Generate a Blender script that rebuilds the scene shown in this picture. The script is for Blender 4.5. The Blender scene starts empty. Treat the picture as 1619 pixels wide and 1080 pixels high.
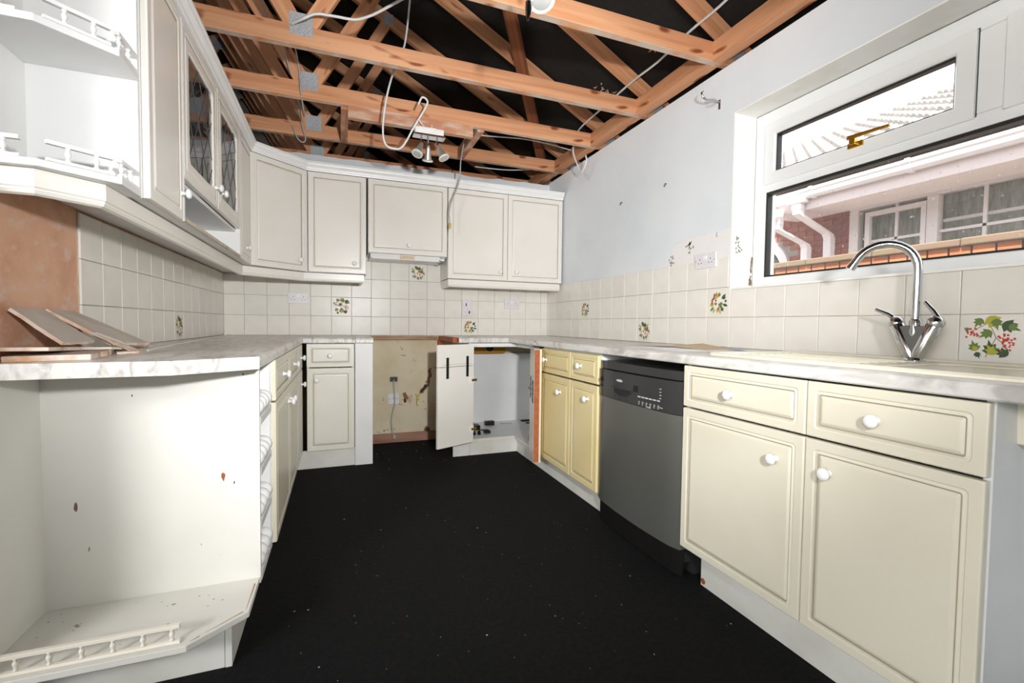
import bpy, math, random
from mathutils import Vector, Matrix
random.seed(7)
S = bpy.context.scene
COL = S.collection
R = math.radians

# ---------------------------------------------------------------- camera
cam_d = bpy.data.cameras.new('camera')
cam = bpy.data.objects.new('camera', cam_d); COL.objects.link(cam)
yaw, pit, rol = 0.361825, -0.037921, 0.011773
f = Vector((math.sin(yaw)*math.cos(pit), math.cos(yaw)*math.cos(pit), math.sin(pit)))
r0 = Vector((math.cos(yaw), -math.sin(yaw), 0)); u0 = r0.cross(f)
rr = math.cos(rol)*r0 + math.sin(rol)*u0
uu = -math.sin(rol)*r0 + math.cos(rol)*u0
m = Matrix((rr, uu, -f)).transposed().to_4x4()
m.translation = Vector((0.8082, -3.9311, 1.0063))
cam.matrix_world = m
cam_d.sensor_fit = 'HORIZONTAL'; cam_d.sensor_width = 36.0
cam_d.lens = 722.61/1619*36.0
cam_d.clip_start = 0.02; cam_d.clip_end = 300
S.camera = cam

# ---------------------------------------------------------------- light
w = bpy.data.worlds.new('sky'); S.world = w; w.use_nodes = True
bg = w.node_tree.nodes['Background']
bg.inputs['Color'].default_value = (0.90, 0.95, 1.0, 1); bg.inputs['Strength'].default_value = 2.4
sun_d = bpy.data.lights.new('sun', 'SUN'); sun_d.energy = 13.0; sun_d.angle = R(0.6); sun_d.color = (1, 0.95, 0.88)
sun = bpy.data.objects.new('sun', sun_d); COL.objects.link(sun)
sun.rotation_euler = Vector((0.46, 0.10, -0.88)).to_track_quat('-Z', 'Y').to_euler()
# the photographer's flash: a zoomed head just over the camera, aimed at the far cabinets
fl_d = bpy.data.lights.new('camera_flash', 'SPOT'); fl_d.energy = 262; fl_d.shadow_soft_size = 0.05; fl_d.color = (0.99, 0.99, 1.0)
fl_d.spot_size = R(95); fl_d.spot_blend = 1.0
fl = bpy.data.objects.new('camera_flash', fl_d); COL.objects.link(fl)
fl.location = (1.08, -4.28, 1.30)
fl.rotation_euler = (Vector((1.62, 0.0, 1.42))-fl.location).to_track_quat('-Z', 'Y').to_euler()
# unseen fill light added behind the camera on the left, brightening the kitchen
rl_d = bpy.data.lights.new('fill_light', 'AREA'); rl_d.shape = 'DISK'; rl_d.size = 1.1; rl_d.energy = 100; rl_d.color = (0.98, 0.99, 1.0)
rl_o = bpy.data.objects.new('fill_light', rl_d); COL.objects.link(rl_o); rl_o.location = (-1.7, -5.2, 2.1)
rl_o.rotation_euler = (Vector((1.2, -1.9, 1.0))-rl_o.location).to_track_quat('-Z', 'Y').to_euler()
S.view_settings.view_transform = 'Standard'; S.view_settings.look = 'None'
S.view_settings.gamma = 1.0; S.view_settings.use_curve_mapping = False
S.view_settings.exposure = 0.34

# ---------------------------------------------------------------- materials
def srgb(c):
    return tuple(((x/255)/12.92 if x/255 <= 0.04045 else ((x/255+0.055)/1.055)**2.4) for x in c)
def nn(nt, t, **k):
    n = nt.nodes.new(t)
    for a, b in k.items(): setattr(n, a, b)
    return n
def MAT(name, c, rough=0.5, metal=0.0, c2=None, scale=6.0, lo=0.4, hi=0.7, stretch=(1, 1, 1), detail=4, dist=0.0,
        bump=0.0, bscale=80.0, bstretch=None, rnd=0.0, coat=0.0, rnd_off=False, spec=0.5, rot=(0, 0, 0)):
    mt = bpy.data.materials.new(name); mt.use_nodes = True
    nt = mt.node_tree; b = nt.nodes['Principled BSDF']
    col = (*srgb(c), 1)
    b.inputs['Base Color'].default_value = col
    b.inputs['Roughness'].default_value = rough; b.inputs['Metallic'].default_value = metal
    b.inputs['Coat Weight'].default_value = coat; b.inputs['Specular IOR Level'].default_value = spec
    tc = nn(nt, 'ShaderNodeTexCoord')
    src = tc.outputs['Object']
    if rnd_off:
        oi = nn(nt, 'ShaderNodeObjectInfo'); mu = nn(nt, 'ShaderNodeVectorMath', operation='SCALE'); mu.inputs[0].default_value = (37, 21, 53)
        nt.links.new(oi.outputs['Random'], mu.inputs['Scale'])
        ad = nn(nt, 'ShaderNodeVectorMath', operation='ADD'); nt.links.new(src, ad.inputs[0]); nt.links.new(mu.outputs[0], ad.inputs[1]); src = ad.outputs[0]
    out = None
    if c2 is not None:
        mp = nn(nt, 'ShaderNodeMapping'); mp.inputs['Scale'].default_value = stretch; mp.inputs['Rotation'].default_value = rot
        nt.links.new(src, mp.inputs['Vector'])
        no = nn(nt, 'ShaderNodeTexNoise'); no.inputs['Scale'].default_value = scale; no.inputs['Detail'].default_value = detail
        no.inputs['Distortion'].default_value = dist
        nt.links.new(mp.outputs[0], no.inputs['Vector'])
        rp = nn(nt, 'ShaderNodeValToRGB'); e = rp.color_ramp.elements
        e[0].position = lo; e[0].color = col; e[1].position = hi; e[1].color = (*srgb(c2), 1)
        nt.links.new(no.outputs['Fac'], rp.inputs['Fac']); out = rp.outputs['Color']
    if rnd > 0:
        oi = nn(nt, 'ShaderNodeObjectInfo'); hs = nn(nt, 'ShaderNodeHueSaturation')
        mr = nn(nt, 'ShaderNodeMapRange'); mr.inputs['To Min'].default_value = 1-rnd; mr.inputs['To Max'].default_value = 1+rnd
        nt.links.new(oi.outputs['Random'], mr.inputs['Value']); nt.links.new(mr.outputs[0], hs.inputs['Value'])
        if out: nt.links.new(out, hs.inputs['Color'])
        else: hs.inputs['Color'].default_value = col
        out = hs.outputs['Color']
    if out: nt.links.new(out, b.inputs['Base Color'])
    if bump > 0:
        n2 = nn(nt, 'ShaderNodeTexNoise'); n2.inputs['Scale'].default_value = bscale; n2.inputs['Detail'].default_value = 3
        if bstretch:
            mp2 = nn(nt, 'ShaderNodeMapping'); mp2.inputs['Scale'].default_value = bstretch
            nt.links.new(src, mp2.inputs['Vector']); nt.links.new(mp2.outputs[0], n2.inputs['Vector'])
        else: nt.links.new(src, n2.inputs['Vector'])
        bp = nn(nt, 'ShaderNodeBump'); bp.inputs['Strength'].default_value = bump; bp.inputs['Distance'].default_value = 0.003
        nt.links.new(n2.outputs['Fac'], bp.inputs['Height']); nt.links.new(bp.outputs[0], b.inputs['Normal'])
    return mt
def extra_mix(mt, c2, scale, lo, hi, stretch=(1, 1, 1), detail=3, zmask=None):
    """lay a second blotch colour (stains with a shape of their own) over what the material has"""
    nt = mt.node_tree; b = nt.nodes['Principled BSDF']
    tc = nn(nt, 'ShaderNodeTexCoord'); mp = nn(nt, 'ShaderNodeMapping'); mp.inputs['Scale'].default_value = stretch
    mp.inputs['Location'].default_value = (3.1, 7.7, 1.3)
    nt.links.new(tc.outputs['Object'], mp.inputs['Vector'])
    no = nn(nt, 'ShaderNodeTexNoise'); no.inputs['Scale'].default_value = scale; no.inputs['Detail'].default_value = detail
    nt.links.new(mp.outputs[0], no.inputs['Vector'])
    mr = nn(nt, 'ShaderNodeMapRange'); mr.inputs['From Min'].default_value = lo; mr.inputs['From Max'].default_value = hi
    nt.links.new(no.outputs['Fac'], mr.inputs['Value'])
    mx = nn(nt, 'ShaderNodeMix', data_type='RGBA')
    nt.links.new(mr.outputs[0], mx.inputs[0])
    lk = b.inputs['Base Color'].links
    if lk: nt.links.new(lk[0].from_socket, mx.inputs[6])
    else: mx.inputs[6].default_value = b.inputs['Base Color'].default_value
    mx.inputs[7].default_value = (*srgb(c2), 1)
    nt.links.new(mx.outputs[2], b.inputs['Base Color'])

cream = MAT('cream_foil', (226, 220, 200), 0.32, c2=(219, 212, 191), scale=3, bump=0.02, bscale=300)
cream_pale = MAT('pale_cream_foil', (236, 232, 224), 0.28, c2=(232, 227, 217), scale=3, bump=0.02, bscale=300)
cream_mid = MAT('ivory_foil', (232, 229, 216), 0.3, c2=(226, 222, 208), scale=3, bump=0.02, bscale=300)
cream_yellow = MAT('yellowed_cream_foil', (228, 211, 160), 0.35, c2=(222, 203, 148), scale=3)
groove_dark = MAT('groove_line', (165, 155, 135), 0.5)  # darker tone in the inner groove of doors and drawer fronts
melamine = MAT('white_melamine', (232, 232, 230), 0.4, c2=(225, 226, 225), scale=4, bump=0.03, bscale=200)
melamine_worn = MAT('worn_white_melamine', (226, 224, 216), 0.42, c2=(219, 217, 209), scale=3, bump=0.03, bscale=120)
extra_mix(melamine_worn, (150, 132, 112), 22, 0.74, 0.80)
plinth_m = MAT('plinth_board', (222, 221, 214), 0.45, c2=(208, 205, 194), scale=5)
edge_brown = MAT('bare_chipboard', (170, 98, 58), 0.8, c2=(146, 80, 46), scale=40, bump=0.2, bscale=200)
ceramic = MAT('white_ceramic', (240, 240, 238), 0.12)
paint_white = MAT('painted_plaster', (226, 230, 232), 0.75, c2=(218, 223, 227), scale=2.5, bump=0.25, bscale=55)
reveal_paint = MAT('reveal_paint', (244, 243, 238), 0.7, c2=(232, 228, 219), scale=4, lo=0.5, hi=0.75, bump=0.3, bscale=40)
plaster_pink = MAT('bare_pink_plaster', (216, 172, 144), 0.9, c2=(200, 152, 122), scale=7, bump=0.4, bscale=40)
extra_mix(plaster_pink, (214, 186, 168), 16, 0.54, 0.72, (1, 1, 1.6), 6)
old_wall = MAT('old_cream_wall', (214, 203, 176), 0.85, c2=(200, 185, 152), scale=4, bump=0.3, bscale=40)
extra_mix(old_wall, (160, 120, 82), 7, 0.66, 0.76)
tile_m = MAT('glazed_tile', (229, 225, 216), 0.3, c2=(224, 219, 209), scale=8, rnd=0.025, bump=0.03, bscale=25, spec=0.25)
grout_m = MAT('grout', (172, 162, 148), 0.9, c2=(196, 188, 174), scale=14)
carpet = MAT('black_ribbed_carpet', (15, 15, 16), 0.95, c2=(24, 23, 23), scale=60, bump=0.9, bscale=160, bstretch=(1.6, 0.25, 1), spec=0.2)
pine = MAT('pine', (222, 166, 124), 0.6, c2=(200, 134, 92), scale=3.2, stretch=(0.35, 9, 9), lo=0.35, hi=0.72, detail=5, dist=0.8, rnd=0.10, rnd_off=True, bump=0.15, bscale=60, bstretch=(0.1, 3, 3))
extra_mix(pine, (138, 74, 42), 6.0, 0.67, 0.75, (1, 3, 3), 1)
pine_chord = pine.copy(); pine_chord.name = 'pine_with_plaster_residue'
def residue(mt, zmax):
    """pale plasterboard residue left in patches on the underside (local -Z face) of a beam"""
    nt = mt.node_tree; b = nt.nodes['Principled BSDF']; tc = nn(nt, 'ShaderNodeTexCoord')
    sx = nn(nt, 'ShaderNodeSeparateXYZ'); nt.links.new(tc.outputs['Object'], sx.inputs[0])
    no = nn(nt, 'ShaderNodeTexNoise'); no.inputs['Scale'].default_value = 9; no.inputs['Detail'].default_value = 6
    nt.links.new(tc.outputs['Object'], no.inputs['Vector'])
    mr = nn(nt, 'ShaderNodeMapRange'); mr.inputs['From Min'].default_value = 0.36; mr.inputs['From Max'].default_value = 0.62; mr.inputs['To Max'].default_value = 0.8
    nt.links.new(no.outputs['Fac'], mr.inputs['Value'])
    lt = nn(nt, 'ShaderNodeMath', operation='LESS_THAN'); nt.links.new(sx.outputs['Z'], lt.inputs[0]); lt.inputs[1].default_value = zmax
    mu = nn(nt, 'ShaderNodeMath', operation='MULTIPLY'); nt.links.new(lt.outputs[0], mu.inputs[0]); nt.links.new(mr.outputs[0], mu.inputs[1])
    mx = nn(nt, 'ShaderNodeMix', data_type='RGBA'); nt.links.new(mu.outputs[0], mx.inputs[0])
    nt.links.new(b.inputs['Base Color'].links[0].from_socket, mx.inputs[6]); mx.inputs[7].default_value = (*srgb((216, 204, 190)), 1)
    nt.links.new(mx.outputs[2], b.inputs['Base Color'])
residue(pine_chord, -0.0455)
pine_dark = MAT('pine_aged', (168, 104, 66), 0.65, c2=(132, 76, 48), scale=3.2, stretch=(0.35, 9, 9), lo=0.35, hi=0.72, detail=5, dist=0.8, rnd=0.14, rnd_off=True)
pine_dusty = MAT('pine_dusty', (192, 134, 100), 0.75, c2=(216, 194, 174), scale=9, stretch=(0.6, 2, 2), lo=0.45, hi=0.68, rnd_off=True, bump=0.2, bscale=60)
felt = MAT('black_roofing_felt', (20, 18, 17), 0.8, c2=(30, 27, 25), scale=30, bump=0.6, bscale=120, bstretch=(1, 0.12, 1))
galv = MAT('galvanised_plate', (206, 209, 212), 0.5, 0.3, c2=(150, 153, 156), scale=330, lo=0.45, hi=0.6, detail=1, bump=0.6, bscale=220)
cable_w = MAT('white_cable', (222, 222, 220), 0.4)
cable_g = MAT('grey_cable', (176, 174, 170), 0.5)
brass_end = MAT('yellow_connector', (214, 178, 84), 0.5)
chrome = MAT('chrome', (214, 216, 218), 0.08, 1.0)
tap_grey = MAT('brushed_chrome', (150, 152, 154), 0.28, 1.0)
ring_m = MAT('frosted_ring', (226, 222, 210), 0.25)
spot_m = MAT('spot_nickel', (206, 203, 196), 0.3, 0.75)
satin = MAT('satin_steel', (198, 196, 190), 0.25, 1.0)
white_pl = MAT('white_plastic', (236, 236, 234), 0.3)
socket_pl = MAT('socket_plastic', (222, 219, 222), 0.3)
dark_m = MAT('dark_plastic', (22, 21, 20), 0.4)
black_pl = MAT('black_plastic', (16, 16, 17), 0.35)
upvc = MAT('white_upvc', (236, 237, 236), 0.25)
gasket = MAT('black_gasket', (26, 28, 28), 0.5)
brass = MAT('brass', (214, 172, 80), 0.25, 1.0)
bulb_m = MAT('lamp_glass', (196, 196, 192), 0.15, 0.3)
marble = MAT('marble_laminate', (220, 217, 211), 0.3, c2=(168, 163, 157), scale=13, stretch=(2.2, 0.5, 1.0), rot=(0.7, 0.5, 0.75), lo=0.46, hi=0.72, detail=6, dist=1.2)
sink_m = MAT('cream_composite', (232, 226, 208), 0.25, c2=(226, 219, 198), scale=6)
extra_mix(sink_m, (120, 100, 80), 30, 0.76, 0.82)
dw_grey = MAT('graphite_panel', (122, 122, 116), 0.32, 0.55, c2=(114, 114, 108), scale=2)
dw_dark = MAT('dark_graphite', (62, 61, 61), 0.22, 0.3)
dw_print = MAT('pale_print', (190, 190, 190), 0.5)
shard_f = MAT('shard_face', (198, 188, 176), 0.6, c2=(182, 172, 160), scale=8)
shard_e = MAT('shard_edge', (230, 214, 198), 0.9, c2=(204, 160, 126), scale=18, lo=0.45, hi=0.65, bump=0.4, bscale=60)
paper = MAT('white_paper', (240, 240, 240), 0.7)
paper_print = MAT('blue_print', (120, 130, 170), 0.7)
kraft = MAT('brown_paper', (214, 190, 152), 0.8)
wallpaper = MAT('sprigged_wallpaper', (234, 231, 229), 0.75)
dot_m = MAT('wallpaper_dot', (216, 206, 205), 0.8)
rail_cream = MAT('cream_rail', (240, 234, 220), 0.35)
leaf_a = MAT('print_green', (104, 124, 62), 0.6)
leaf_b = MAT('print_dark_green', (62, 84, 52), 0.6)
leaf_c = MAT('print_olive', (172, 168, 62), 0.6)
berry = MAT('print_red', (188, 62, 48), 0.6)
twig_m = MAT('print_brown', (118, 76, 56), 0.6)
pale_leaf = MAT('print_faded_green', (140, 138, 112), 0.6)
pale_mauve = MAT('print_faded_mauve', (132, 124, 136), 0.6)
rust = MAT('rust_stain', (150, 84, 44), 0.9)
white_dust = MAT('debris_flake', (190, 186, 178), 0.9)
wool = MAT('loft_dust', (196, 168, 138), 1.0, c2=(140, 116, 96), scale=40)
yellow_tub = MAT('ochre_plastic', (176, 124, 24), 0.4)
lead_m = MAT('lead_came', (104, 100, 104), 0.5, 0.4)
brick_m = MAT('red_brick', (146, 78, 62), 0.9, c2=(112, 60, 50), scale=14, rnd=0.18, bump=0.4, bscale=60)
brick_o = MAT('orange_brick', (172, 98, 62), 0.9, c2=(140, 104, 70), scale=9, rnd=0.18, bump=0.4, bscale=60)
mortar = MAT('mortar', (150, 140, 130), 0.95)
coping_m = MAT('mossy_coping', (112, 92, 74), 0.9, c2=(102, 98, 62), scale=7, lo=0.52, hi=0.72, bump=0.4, bscale=40)
roof_t = MAT('concrete_roof_tile', (160, 156, 152), 0.9, c2=(136, 130, 126), scale=9, rnd=0.08, bump=0.4, bscale=60)
extra_mix(roof_t, (150, 122, 96), 6, 0.70, 0.76)
pvc_out = MAT('white_rainwater_plastic', (228, 220, 222), 0.35)
render_pink = MAT('painted_fascia', (222, 208, 206), 0.6)
frame_out = MAT('painted_window_frame', (208, 198, 196), 0.5)
curtain_m = MAT('net_curtain', (150, 150, 136), 0.8, c2=(112, 112, 104), scale=14, stretch=(1, 3, 0.6))
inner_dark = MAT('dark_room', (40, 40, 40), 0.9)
ground_m = MAT('concrete_drive', (150, 146, 140), 0.9)
ply = MAT('plasterboard', (120, 104, 92), 0.9)
def glass(name, dirt=0.0, tint=1.0):
    mt = bpy.data.materials.new(name); mt.use_nodes = True; nt = mt.node_tree
    nt.nodes.remove(nt.nodes['Principled BSDF']); o = nt.nodes['Material Output']
    tr = nn(nt, 'ShaderNodeBsdfTransparent'); tr.inputs['Color'].default_value = (tint, tint, tint, 1); gl = nn(nt, 'ShaderNodeBsdfGlossy'); gl.inputs['Roughness'].default_value = 0.01
    fr = nn(nt, 'ShaderNodeFresnel'); fr.inputs['IOR'].default_value = 1.5
    ge = nn(nt, 'ShaderNodeNewGeometry'); sb = nn(nt, 'ShaderNodeMath', operation='SUBTRACT'); sb.inputs[0].default_value = 1; nt.links.new(ge.outputs['Backfacing'], sb.inputs[1])
    ml = nn(nt, 'ShaderNodeMath', operation='MULTIPLY'); nt.links.new(fr.outputs[0], ml.inputs[0]); nt.links.new(sb.outputs[0], ml.inputs[1])
    mx = nn(nt, 'ShaderNodeMixShader'); nt.links.new(ml.outputs[0], mx.inputs[0]); nt.links.new(tr.outputs[0], mx.inputs[1]); nt.links.new(gl.outputs[0], mx.inputs[2])
    last = mx.outputs[0]
    if dirt:
        df = nn(nt, 'ShaderNodeBsdfDiffuse'); df.inputs['Color'].default_value = (0.8, 0.8, 0.8, 1)
        tc = nn(nt, 'ShaderNodeTexCoord'); no = nn(nt, 'ShaderNodeTexNoise'); no.inputs['Scale'].default_value = 60; no.inputs['Detail'].default_value = 2
        nt.links.new(tc.outputs['Object'], no.inputs['Vector'])
        mr = nn(nt, 'ShaderNodeMapRange'); mr.inputs['From Min'].default_value = 0.68; mr.inputs['From Max'].default_value = 0.76
        mr.inputs['To Min'].default_value = dirt; mr.inputs['To Max'].default_value = 0.6
        nt.links.new(no.outputs['Fac'], mr.inputs['Value'])
        m2 = nn(nt, 'ShaderNodeMixShader'); nt.links.new(mr.outputs[0], m2.inputs[0]); nt.links.new(last, m2.inputs[1]); nt.links.new(df.outputs[0], m2.inputs[2]); last = m2.outputs[0]
    nt.links.new(last, o.inputs['Surface'])
    return mt
pane_m = glass('dusty_window_glass', 0.05)
pane_c = glass('cabinet_glass', 0.0, 0.62)  # grey tint put in to stand for the unlit cabinet interior
pane_n = glass('neighbour_glass', 0.03)

# ---------------------------------------------------------------- mesh building
class MB:
    def __init__(s): s.v = []; s.f = []; s.m = []
    def add(s, vs, fs, mi=0):
        n = len(s.v); s.v += [tuple(a) for a in vs]; s.f += [tuple(i+n for i in q) for q in fs]; s.m += [mi]*len(fs); return s
    def box(s, x0, y0, z0, x1, y1, z1, mi=0):
        x0, x1 = sorted((x0, x1)); y0, y1 = sorted((y0, y1)); z0, z1 = sorted((z0, z1))
        return s.add([(x0,y0,z0),(x1,y0,z0),(x1,y1,z0),(x0,y1,z0),(x0,y0,z1),(x1,y0,z1),(x1,y1,z1),(x0,y1,z1)],
                     [(3,2,1,0),(4,5,6,7),(0,1,5,4),(1,2,6,5),(2,3,7,6),(3,0,4,7)], mi)
    def prism(s, poly, z0, z1, mi=0):
        a = sum(poly[i][0]*poly[(i+1) % len(poly)][1]-poly[(i+1) % len(poly)][0]*poly[i][1] for i in range(len(poly)))
        if a < 0: poly = poly[::-1]
        n = len(poly)
        return s.add([(x, y, z0) for x, y in poly]+[(x, y, z1) for x, y in poly],
                     [tuple(range(n-1, -1, -1)), tuple(range(n, 2*n))]+[(i, (i+1) % n, n+(i+1) % n, n+i) for i in range(n)], mi)
    def oprism(s, o, u, v, n_, poly, t, mi=0):
        """polygon in the (u,v) plane at o, thickness t along n_"""
        o, u, v, n_ = map(Vector, (o, u, v, n_)); k = len(poly)
        a = [o+u*p+v*q for p, q in poly]; b = [p+n_*t for p in a]
        return s.add(a+b, [tuple(range(k-1, -1, -1)), tuple(range(k, 2*k))]+[(i, (i+1) % k, k+(i+1) % k, k+i) for i in range(k)], mi)
    def tube(s, path, r, seg=8, mi=0, cap=True):
        P = [Vector(p) for p in path]; n = len(P); rs = r if isinstance(r, (list, tuple)) else [r]*n
        vs = []; prev = None
        for i in range(n):
            t = (P[min(i+1, n-1)]-P[max(i-1, 0)]).normalized()
            if prev is None:
                a = Vector((0, 0, 1)) if abs(t.z) < 0.9 else Vector((1, 0, 0)); prev = t.cross(a).normalized()
            prev = (prev-t*prev.dot(t)).normalized(); q = t.cross(prev)
            for k in range(seg):
                an = 2*math.pi*k/seg; vs.append(P[i]+(prev*math.cos(an)+q*math.sin(an))*rs[i])
        fs = [(i*seg+k, i*seg+(k+1) % seg, (i+1)*seg+(k+1) % seg, (i+1)*seg+k) for i in range(n-1) for k in range(seg)]
        if cap: fs += [tuple(range(seg-1, -1, -1)), tuple((n-1)*seg+k for k in range(seg))]
        return s.add(vs, fs, mi)
    def lathe(s, prof, o=(0, 0, 0), ax=(0, 0, 1), seg=16, mi=0):
        """prof: (radius, height) list from start to end"""
        o = Vector(o); ax = Vector(ax).normalized(); P = [o+ax*h for _, h in prof]
        a = Vector((0, 0, 1)) if abs(ax.z) < 0.9 else Vector((1, 0, 0)); e = ax.cross(a).normalized(); g = ax.cross(e)
        vs = [P[i]+(e*math.cos(2*math.pi*k/seg)+g*math.sin(2*math.pi*k/seg))*max(prof[i][0], 1e-5) for i in range(len(prof)) for k in range(seg)]
        n = len(prof)
        fs = [(i*seg+k, i*seg+(k+1) % seg, (i+1)*seg+(k+1) % seg, (i+1)*seg+k) for i in range(n-1) for k in range(seg)]
        fs += [tuple(range(seg-1, -1, -1)), tuple((n-1)*seg+k for k in range(seg))]
        return s.add(vs, fs, mi)
    def sweep(s, prof, path, mi=0):
        """closed profile of (outward offset, z) along a 2D path, outward = right of travel, mitred"""
        n = len(path); k = len(prof); vs = []
        P = [Vector(p) for p in path]
        for i in range(n):
            d1 = (P[i]-P[i-1]).normalized() if i > 0 else None; d2 = (P[i+1]-P[i]).normalized() if i < n-1 else None
            if d1 is None: d1 = d2
            if d2 is None: d2 = d1
            n1 = Vector((d1.y, -d1.x)); n2 = Vector((d2.y, -d2.x)); b = (n1+n2).normalized(); L = 1/max(b.dot(n1), 0.3)
            for o, z in prof: q = P[i]+b*L*o; vs.append((q.x, q.y, z))
        fs = [(i*k+j, i*k+(j+1) % k, (i+1)*k+(j+1) % k, (i+1)*k+j) for i in range(n-1) for j in range(k)]
        fs += [tuple(range(k-1, -1, -1)), tuple((n-1)*k+j for j in range(k))]
        return s.add(vs, fs, mi)
    def mesh(s, name, mats, smooth=False):
        me = bpy.data.meshes.new(name); me.from_pydata(s.v, [], s.f); me.update()
        for q in (mats if isinstance(mats, (list, tuple)) else [mats]): me.materials.append(q)
        me.polygons.foreach_set('material_index', s.m)
        if smooth: me.polygons.foreach_set('use_smooth', [True]*len(s.f))
        return me
WM = {}
def link(o, parent=None, local=False):
    COL.objects.link(o)
    basis = o.matrix_basis.copy()
    if parent is not None:
        o.parent = parent
        if local: WM[o.name] = WM[parent.name] @ basis
        else: o.matrix_parent_inverse = WM[parent.name].inverted(); WM[o.name] = basis
    else: WM[o.name] = basis
    return o
def fixn(me):
    import bmesh
    b = bmesh.new(); b.from_mesh(me); bmesh.ops.recalc_face_normals(b, faces=b.faces); b.to_mesh(me); b.free()
def put(name, me, parent=None, loc=(0, 0, 0), mat4=None, local=False, bevel=0, seg=2, auto=False, scale=None):
    o = bpy.data.objects.new(name, me)
    if mat4 is not None: o.matrix_basis = mat4
    else: o.location = loc
    if scale: o.scale = scale
    o.matrix_basis = Matrix.LocRotScale(o.location, o.rotation_euler, o.scale) if mat4 is None else mat4
    link(o, parent, local)
    if bevel:
        bm = o.modifiers.new('soft_edge', 'BEVEL'); bm.width = bevel; bm.segments = seg; bm.limit_method = 'ANGLE'; bm.angle_limit = R(40)
    return o
def obj(name, mb, mats, parent=None, bevel=0, smooth=False, seg=2, sharp=None):
    me = mb.mesh(name, mats, smooth); fixn(me)
    if smooth:
        try: me.set_sharp_from_angle(angle=R(sharp or 40))
        except Exception: pass
    return put(name, me, parent, bevel=bevel, seg=seg)
def tag(o, label=None, cat=None, group=None, kind=None):
    if label: o['label'] = label
    if cat: o['category'] = cat
    if group: o['group'] = group
    if kind: o['kind'] = kind
    return o
def empty(name, loc, label=None, cat=None, group=None, kind=None):
    o = bpy.data.objects.new(name, None); o.location = loc; o.empty_display_size = 0.05
    o.matrix_basis = Matrix.Translation(Vector(loc)); link(o)
    return tag(o, label, cat, group, kind)
def struct(name, mb, mats, **k): return tag(obj(name, mb, mats, **k), kind='structure')
# ---------------------------------------------------------------- room shell
W = 2.651; ZT = 2.325; T = 0.152
b = MB(); b.box(-0.1, -7.6, -0.05, W+0.3, 0.1, 0.0)
floor = struct('floor', b, carpet)
# left wall: bare plaster where the tiles were hacked off
b = MB(); b.box(-0.1, -2.62, 0, 0, 0.0, 2.31)
wall_left = struct('wall_left', b, plaster_pink)
# back wall, ragged plaster top
b = MB()
xs = [-0.1+i*(W+0.1)/44 for i in range(45)]
rnd = random.Random(3)
zs = [2.305+rnd.uniform(-0.004, 0.006)-(0.012 if 30 < i < 36 else 0) for i in range(45)]
poly = [(-0.1, 0.9)]+[(W, 0.9)]+[(xs[i], zs[i]) for i in range(44, -1, -1)]
b.oprism((0, 0, 0), (1, 0, 0), (0, 0, 1), (0, 1, 0), poly, 0.1, 0)
b.box(-0.1, 0, 0, W, 0.1, 0.9, 1)
wall_back = struct('wall_back', b, [paint_white, old_wall])
# right wall with the window opening
WY0, WY1, WZ0, WZ1 = -2.152, -4.05, 1.196, 2.072
XO = W+0.30
b = MB()
b.box(W, 0.1, 0, XO, WY0, ZT); b.box(W, WY0, 0, XO, WY1, WZ0); b.box(W, WY0, WZ1, XO, WY1, ZT); b.box(W, WY1, 0, XO, -7.6, ZT)
wall_right = struct('wall_right', b, paint_white)
# reveal linings (old gloss paint, proud of the wall core)
b = MB(); b.box(W-0.001, WY0, WZ0, W+0.143, WY0-0.006, WZ1)
rev_l = obj('reveal_lining', b, reveal_paint, wall_right)
b = MB(); b.box(W-0.001, WY0-0.006, WZ1, W+0.143, WY1, WZ1-0.006)
b.box(W-0.001, WY1, WZ0, W+0.143, WY1+0.006, WZ1)
obj('reveal_lining', b, reveal_paint, wall_right)
b = MB(); b.box(W-0.006, WY0-0.006, WZ0-0.004, W+0.15, WY1, WZ0+0.006)
obj('sill_lining', b, reveal_paint, wall_right, bevel=0.002)
# far gable, rear wall and the board ceilings of the rooms next door
b = MB()
def gable(bm, y0, y1, zb):
    top = lambda x: 3.096-0.54*((x if x > -0.43 else -0.86-x)-1.653)+0.02
    bm.oprism((0, y0, 0), (1, 0, 0), (0, 0, 1), (0, y1-y0, 0), [(-3.86, zb), (3.0, zb), (3.0, top(3.0)), (-0.43, top(-0.43)), (-3.86, top(-3.86))], 1.0)
gable(b, 3.75, 3.85, 0.0)
struct('wall_far', b, mortar)
b = MB(); gable(b, -7.7, -7.6, 0.0)
struct('wall_rear', b, paint_white)
b = MB(); b.box(-3.86, -7.6, 2.28, -0.101, 3.75, 2.30); b.box(-0.101, 0.101, 2.28, XO, 3.75, 2.30)
struct('ceiling', b, ply)

# ---------------------------------------------------------------- roof over the stripped ceiling
def slope_sheet(sgn):
    """felt laid over the rafters, sagging a little between them"""
    b = MB(); nx, ny = 24, 95; rs = random.Random(5)
    for t in (0, 0.006):
        for j in range(ny+1):
            y = -7.6+j*(11.35/ny)
            for i in range(nx+1):
                x = -0.43+i*(3.43/nx)
                sag = 0.012*math.sin(math.pi*((y+2.06)/0.6))**2+rs.uniform(-.002, .002)
                z = 3.096-0.54*(x-1.653)+0.012-sag*0.8+t
                b.v.append(((x if sgn > 0 else -0.86-x), y, z+t))
    n = nx+1; N = n*(ny+1)
    for j in range(ny):
        for i in range(nx):
            q = (j*n+i, j*n+i+1, (j+1)*n+i+1, (j+1)*n+i)
            b.f.append(q); b.f.append(tuple(k+N for k in q[::-1])); b.m += [0, 0]
    return b
rf = empty('roof_felt', (0, 0, 2.4), kind='structure')
obj('felt_sheet', slope_sheet(1), felt, rf, smooth=True); obj('felt_sheet', slope_sheet(-1), felt, rf, smooth=True)
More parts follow.
